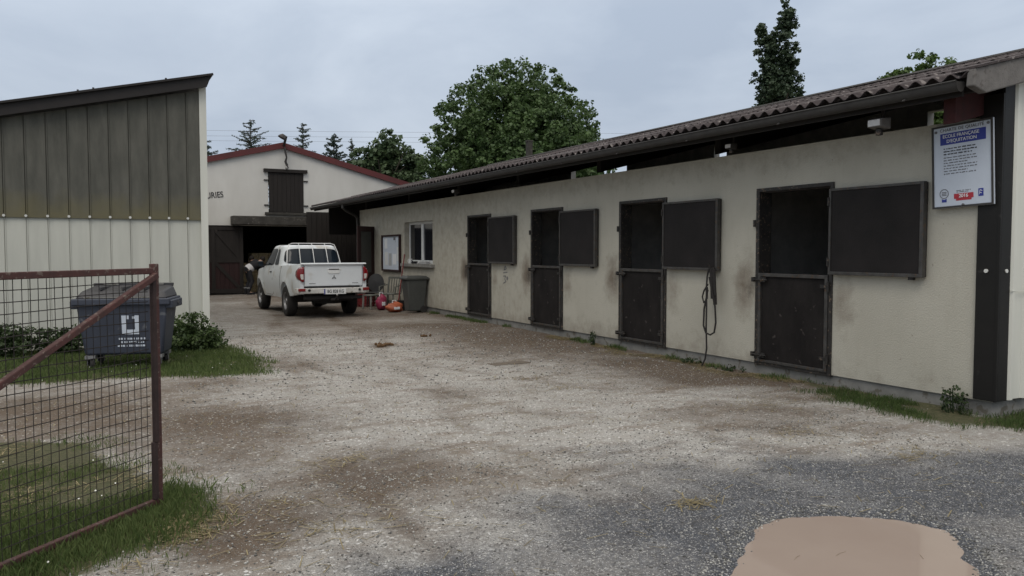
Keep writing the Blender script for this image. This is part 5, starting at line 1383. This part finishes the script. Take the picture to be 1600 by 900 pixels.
def scatter(P, n, soft=.25, patch=.5, s=.5):
    xs_ = [p[0] for p in P]; ys_ = [p[1] for p in P]
    X = rng.uniform(min(xs_)-soft, max(xs_)+soft, n); Y = rng.uniform(min(ys_)-soft, max(ys_)+soft, n)
    d = polydist(X, Y, P); w_ = np.clip(.5+(d+(fbm(X, Y, .9, 4)-.5)*.45)/soft/2, 0, 1)*np.clip((fbm(X+3, Y+9, s, 4)-(.5-patch*.5))*6, 0, 1)
    k = rng.random(n) < w_; return X[k], Y[k]
GAv = [(max(x, -3.2), max(2.2, y)) for x, y in GA]
VV = []; TT = []; HH = []
X, Y = scatter(GAv, 190000, .35, .12, .4); VV.append(blades(X, Y, .036, .0045)); TT.append(np.full(len(X), .2))
X, Y = scatter([(max(x, -5), min(y, 14.85)) for x, y in GB], 90000, .25, .5); VV.append(blades(X, Y, .06, .009)); TT.append(np.full(len(X), .05))
X, Y = scatter([p if p[0] < 9.5 else (9.5, p[1]) for p in GC], 90000, .26, .25, .3); VV.append(blades(X, Y, .050, .0042)); TT.append(np.full(len(X), -.45))
X, Y = scatter([(-1.6, 3.6), (.2, 4.85), (.35, 5.2), (.7, 5.7), (.45, 6.1), (.0, 5.6), (-1.3, 5.4)], 70000, .16, .75, .4); VV.append(blades(X, Y, .055, .005)); TT.append(np.full(len(X), .05))
# sparse tufts at the foot of the stable
X = XW-np.abs(rng.normal(0, .09, 9000)); Y = rng.uniform(6.5, 24, 9000); k = vnoise(X, Y, .5) > .62; X, Y = X[k], Y[k]; VV.append(blades(X, Y, .06, .008)); TT.append(np.full(len(X), -.2))
off = 0; Va = []; Fa = []; Ta = []
for (v, f), t_ in zip(VV, TT): Va.append(v); Fa.append(f+off); off += len(v); Ta.append(np.repeat(np.clip(t_+rng.random(len(f)), 0, 1), 4))
g_ = npmesh('grass', np.concatenate(Va), np.concatenate(Fa), 'grass_blade', None, np.concatenate(Ta)); tag(g_, 'short green grass at the edges of the yard', 'grass', kind='stuff')
# straw and dry stalks
X1, Y1 = scatter([(-.9, 3.7), (.0, 4.35), (.35, 4.5), (.55, 4.95), (.3, 5.2), (.0, 4.9), (-.6, 4.4), (-1.2, 3.8)], 9000, .15, .2)
X2 = 7.68-np.abs(rng.normal(0, .22, 9000)); Y2 = rng.uniform(6.2, 14, 9000); k = vnoise(X2, Y2*.6, .45) > .5; X2, Y2 = X2[k], Y2[k]
X3 = rng.uniform(-1, 7.6, 2600); Y3 = rng.uniform(3, 14, 2600)
X4, Y4 = scatter(GAv, 22000, .4, .0)
X = np.concatenate([X1, X2, X3, X4]); Y = np.concatenate([Y1, Y2, Y3, Y4]); n = len(X)
for cx_, cy_, q in ((3.37, 3.98, .10), (1.69, 6.06, .16), (5.8, 4.15, .16), (5.6, 5.16, .25), (6.3, 6.2, .3), (4.86, 9.0, .25), (4.8, 8.2, .3), (.95, 5.2, .3), (1.2, 4.6, .25)):
    X = np.concatenate([X, rng.normal(cx_, q, 75)]); Y = np.concatenate([Y, rng.normal(cy_, q*.5, 75)])
k = polydist(X, Y, PUD) < -.05; X, Y = X[k], Y[k]; n = len(X)
a = rng.random(n)*2*PI; ln = rng.uniform(.015, .075, n); wd = rng.uniform(.0015, .0035, n); Z = ground_z(X, Y)+rng.uniform(.003, .012, n); dz = rng.normal(0, .006, n)
ca_, sa_ = np.cos(a), np.sin(a)
P0 = np.stack([X-ca_*ln-sa_*wd, Y-sa_*ln+ca_*wd, Z-dz], 1); P1 = np.stack([X-ca_*ln+sa_*wd, Y-sa_*ln-ca_*wd, Z-dz], 1); P2 = np.stack([X+ca_*ln+sa_*wd, Y+sa_*ln-ca_*wd, Z+dz], 1); P3 = np.stack([X+ca_*ln-sa_*wd, Y+sa_*ln+ca_*wd, Z+dz], 1)
s_ = npmesh('straw', np.stack([P0, P1, P2, P3], 1).reshape(-1, 3), np.arange(4*n).reshape(n, 4), 'grass_dry', None, np.repeat(rng.random(n), 4)); tag(s_, 'scattered straw and dry stalks on the yard', 'straw', kind='stuff')
# stones
def stones(n, reg, smin, smax):
    x0, x1, y0, y1 = reg; X = rng.uniform(x0, x1, n); Y = rng.uniform(y0, y1, n)
    k = (polydist(X, Y, PUD) < .0+rng.normal(0, .03, n)) & (polydist(X, Y, GAv) < .1) & (X < 7.6); return X[k], Y[k], smin+(smax-smin)*rng.random(k.sum())**3
parts = [stones(24000, (-.5, 6.5, 2.2, 5.6), .003, .011), stones(11000, (.5, 7.5, 5.2, 9), .004, .011), stones(5000, (.8, 7.5, 9, 16), .008, .02)]
# denser ring of white chips by the puddle
ang = rng.uniform(0, 2*PI, 1500); rr = rng.normal(1.12, .10, 1500); rr = np.where(rr < 1.0, 1.05, rr)
pa = np.array(PUD); cpu = pa.mean(0); th = np.arctan2(pa[:, 1]-cpu[1], pa[:, 0]-cpu[0]); rd = np.hypot(pa[:, 0]-cpu[0], pa[:, 1]-cpu[1]); o_ = np.argsort(th)
R_ = np.interp(((ang+PI) % (2*PI))-PI, th[o_], rd[o_], period=2*PI)
parts.append((cpu[0]+np.cos(ang)*R_*rr, cpu[1]+np.sin(ang)*R_*rr, rng.uniform(.004, .011, 1500)))
X = np.concatenate([p[0] for p in parts]); Y = np.concatenate([p[1] for p in parts]); S = np.concatenate([p[2] for p in parts]); n = len(X)
octv = np.array([(1, 0, 0), (0, 1, 0), (-1, 0, 0), (0, -1, 0), (0, 0, .7), (0, 0, -.6), (.7, .6, .3), (-.6, -.7, .35)])[:6]
octf = np.array([(0, 1, 4), (1, 2, 4), (2, 3, 4), (3, 0, 4), (1, 0, 5), (2, 1, 5), (3, 2, 5), (0, 3, 5)])
rot = rng.random(n)*2*PI; O = octv[None]*rng.uniform(.55, 1.25, (n, 6, 1))*S[:, None, None]
ox = O[..., 0]*np.cos(rot)[:, None]-O[..., 1]*np.sin(rot)[:, None]; oy = O[..., 0]*np.sin(rot)[:, None]+O[..., 1]*np.cos(rot)[:, None]
Vs = np.stack([ox+X[:, None], oy+Y[:, None], O[..., 2]+(ground_z(X, Y)+S*.25)[:, None]], -1).reshape(-1, 3)
Fs = (octf[None]+6*np.arange(n)[:, None, None]).reshape(-1, 3)
tt = rng.random(n)**1.7; sto = npmesh('gravel_stones', Vs, Fs, 'stone', None, np.repeat(tt*1.1-.05, 6)); tag(sto, 'loose grey and white gravel stones on the yard', 'gravel', kind='stuff')
# daisies in the grass behind the gate
mb = MB(); mb2 = MB()
for k in range(30):
    if k < 18: x, y = random.uniform(-1.6, .2), random.uniform(4.3, 8.2)
    else: x, y = random.uniform(-1.2, 1.7), random.uniform(11.2, 12.3)
    z = float(ground_z(np.array([x]), np.array([y]))[0])+.05; r = random.uniform(.004, .007)
    tz = (random.uniform(-.4, .1), random.uniform(-.6, 0)); n_ = 8
    mb.add([(x, y, z+.002)]+[(x+r*math.cos(2*PI*q/n_)*(1 if q % 2 else .8), y+r*math.sin(2*PI*q/n_)*(1 if q % 2 else .8), z+r*math.sin(2*PI*q/n_)*.6) for q in range(n_)], [(0, 1+q, 1+(q+1) % n_) for q in range(n_)])
o = mb.build('daisies', 'petal', fix=False); tag(o, 'tiny white daisies scattered in the grass', 'flowers', kind='stuff')

def bush(name, label, loc, R3, ncl, leaf, m, group=None, stems=7, cat='bush', lp=26, cr_=.11):
    t = thing(name, label, cat, loc, 0, group); mb = MB()
    for k in range(stems):
        a = random.uniform(0, 2*PI); r = random.random()**.5
        e = Vector((math.cos(a)*R3[0]*r*.9, math.sin(a)*R3[1]*r*.9, R3[2]*random.uniform(.7, 1.05)*(1-.3*r))); mb.tube([(e.x*.5, e.y*.5, -.03), (e.x*.8, e.y*.8, e.z*.5), e], [.008, .006, .003], 5)
    mb.build('stems', 'leaf_nettle', t)
    V, F_, T = crown_clumps([(0, 0, R3[2]*.45, R3[0], R3[1], R3[2]*.5, 1)], ncl, lp, cr_, leaf, .95); V[:, 2] = np.maximum(V[:, 2], .005)
    npmesh('foliage', V, F_, m, t, T)
bush('weed_bush', 'leafy green weed bush at the corner of the shed, right of the waste container', (1.32, 13.9, 0), (.44, .38, .64), 100, .05, 'leaf_bush')
bush('weed_bush', 'low spreading nettle bush between the corner bush and the waste container', (1.0, 14.3, 0), (.45, .36, .50), 80, .05, 'leaf_bush')
bush('weed_bush', 'small weed clump at the foot of the shed corner trim', (1.62, 13.8, 0), (.30, .3, .40), 45, .045, 'leaf_bush')
for k, x in enumerate((-.45, -1.15, -1.9, -2.7)):
    bush('nettle_clump', ['nettle clump against the shed just left of the waste container', 'dark nettle clump against the shed behind the gate mesh', 'nettle clump by the shed at the left edge of the picture', 'nettle clump by the shed beyond the left edge of the picture'][k], (x, 14.35, 0), (.5, .35, .46+.06*(k % 2)), 80, .05, 'leaf_nettle')
bush('wall_weed', 'straggly weed growing up the plinth left of the corner post', (7.56, 5.02, 0), (.11, .15, .30), 18, .035, 'leaf_nettle', lp=12, cr_=.05)
bush('wall_weed', 'small weed at the wall foot below the hanging lead rope', (7.56, 9.0, 0), (.08, .25, .09), 12, .03, 'leaf_nettle', lp=12, cr_=.05)
bush('wall_weed', 'upright little weed at the wall foot between the second and third doors from the corner', (7.58, 11.6, 0), (.06, .08, .26), 7, .035, 'leaf_nettle', lp=10, cr_=.05)
bush('wall_weed', 'low weed at the plinth below the stable door nearest the corner', (7.55, 8.2, 0), (.07, .3, .08), 10, .03, 'leaf_nettle', lp=12, cr_=.05)

# manhole cover and droppings in the yard
t = thing('drain_cover', 'small flat brown drain cover set in the gravel before the stable doors', 'drain cover', (5.27, 10.25, .012), .1)
MB().box(-.30, .30, -.12, .12, -.03, -.004).build('slab', 'mud_slab', t, bevel=.001)
def dung(x, y, lab, n_=14, s=.05):
    t = thing('dung_pile', lab, 'dung', (x, y, float(ground_z(np.array([x]), np.array([y]))[0])), 0, 'horse droppings in the yard'); bm = bmesh.new()
    for k in range(n_):
        c = Vector((random.gauss(0, s*2.2), random.gauss(0, s*1.6), s*.6+max(0, random.gauss(0, s*.5)))); bmesh.ops.create_icosphere(bm, subdivisions=1, radius=s*random.uniform(.6, 1.1), matrix=Matrix.Translation(c))
    me = bpy.data.meshes.new('droppings'); bm.to_mesh(me); bm.free(); me.materials.append(MATS['dung_mat']); o = bpy.data.objects.new('droppings', me); COL.objects.link(o); o.parent = t
dung(4.33, 13.1, 'orange brown pile of droppings in the middle of the yard', 16, .035)
dung(5.5, 14.2, 'small pile of droppings nearer the stable than the larger orange brown pile', 8, .028)
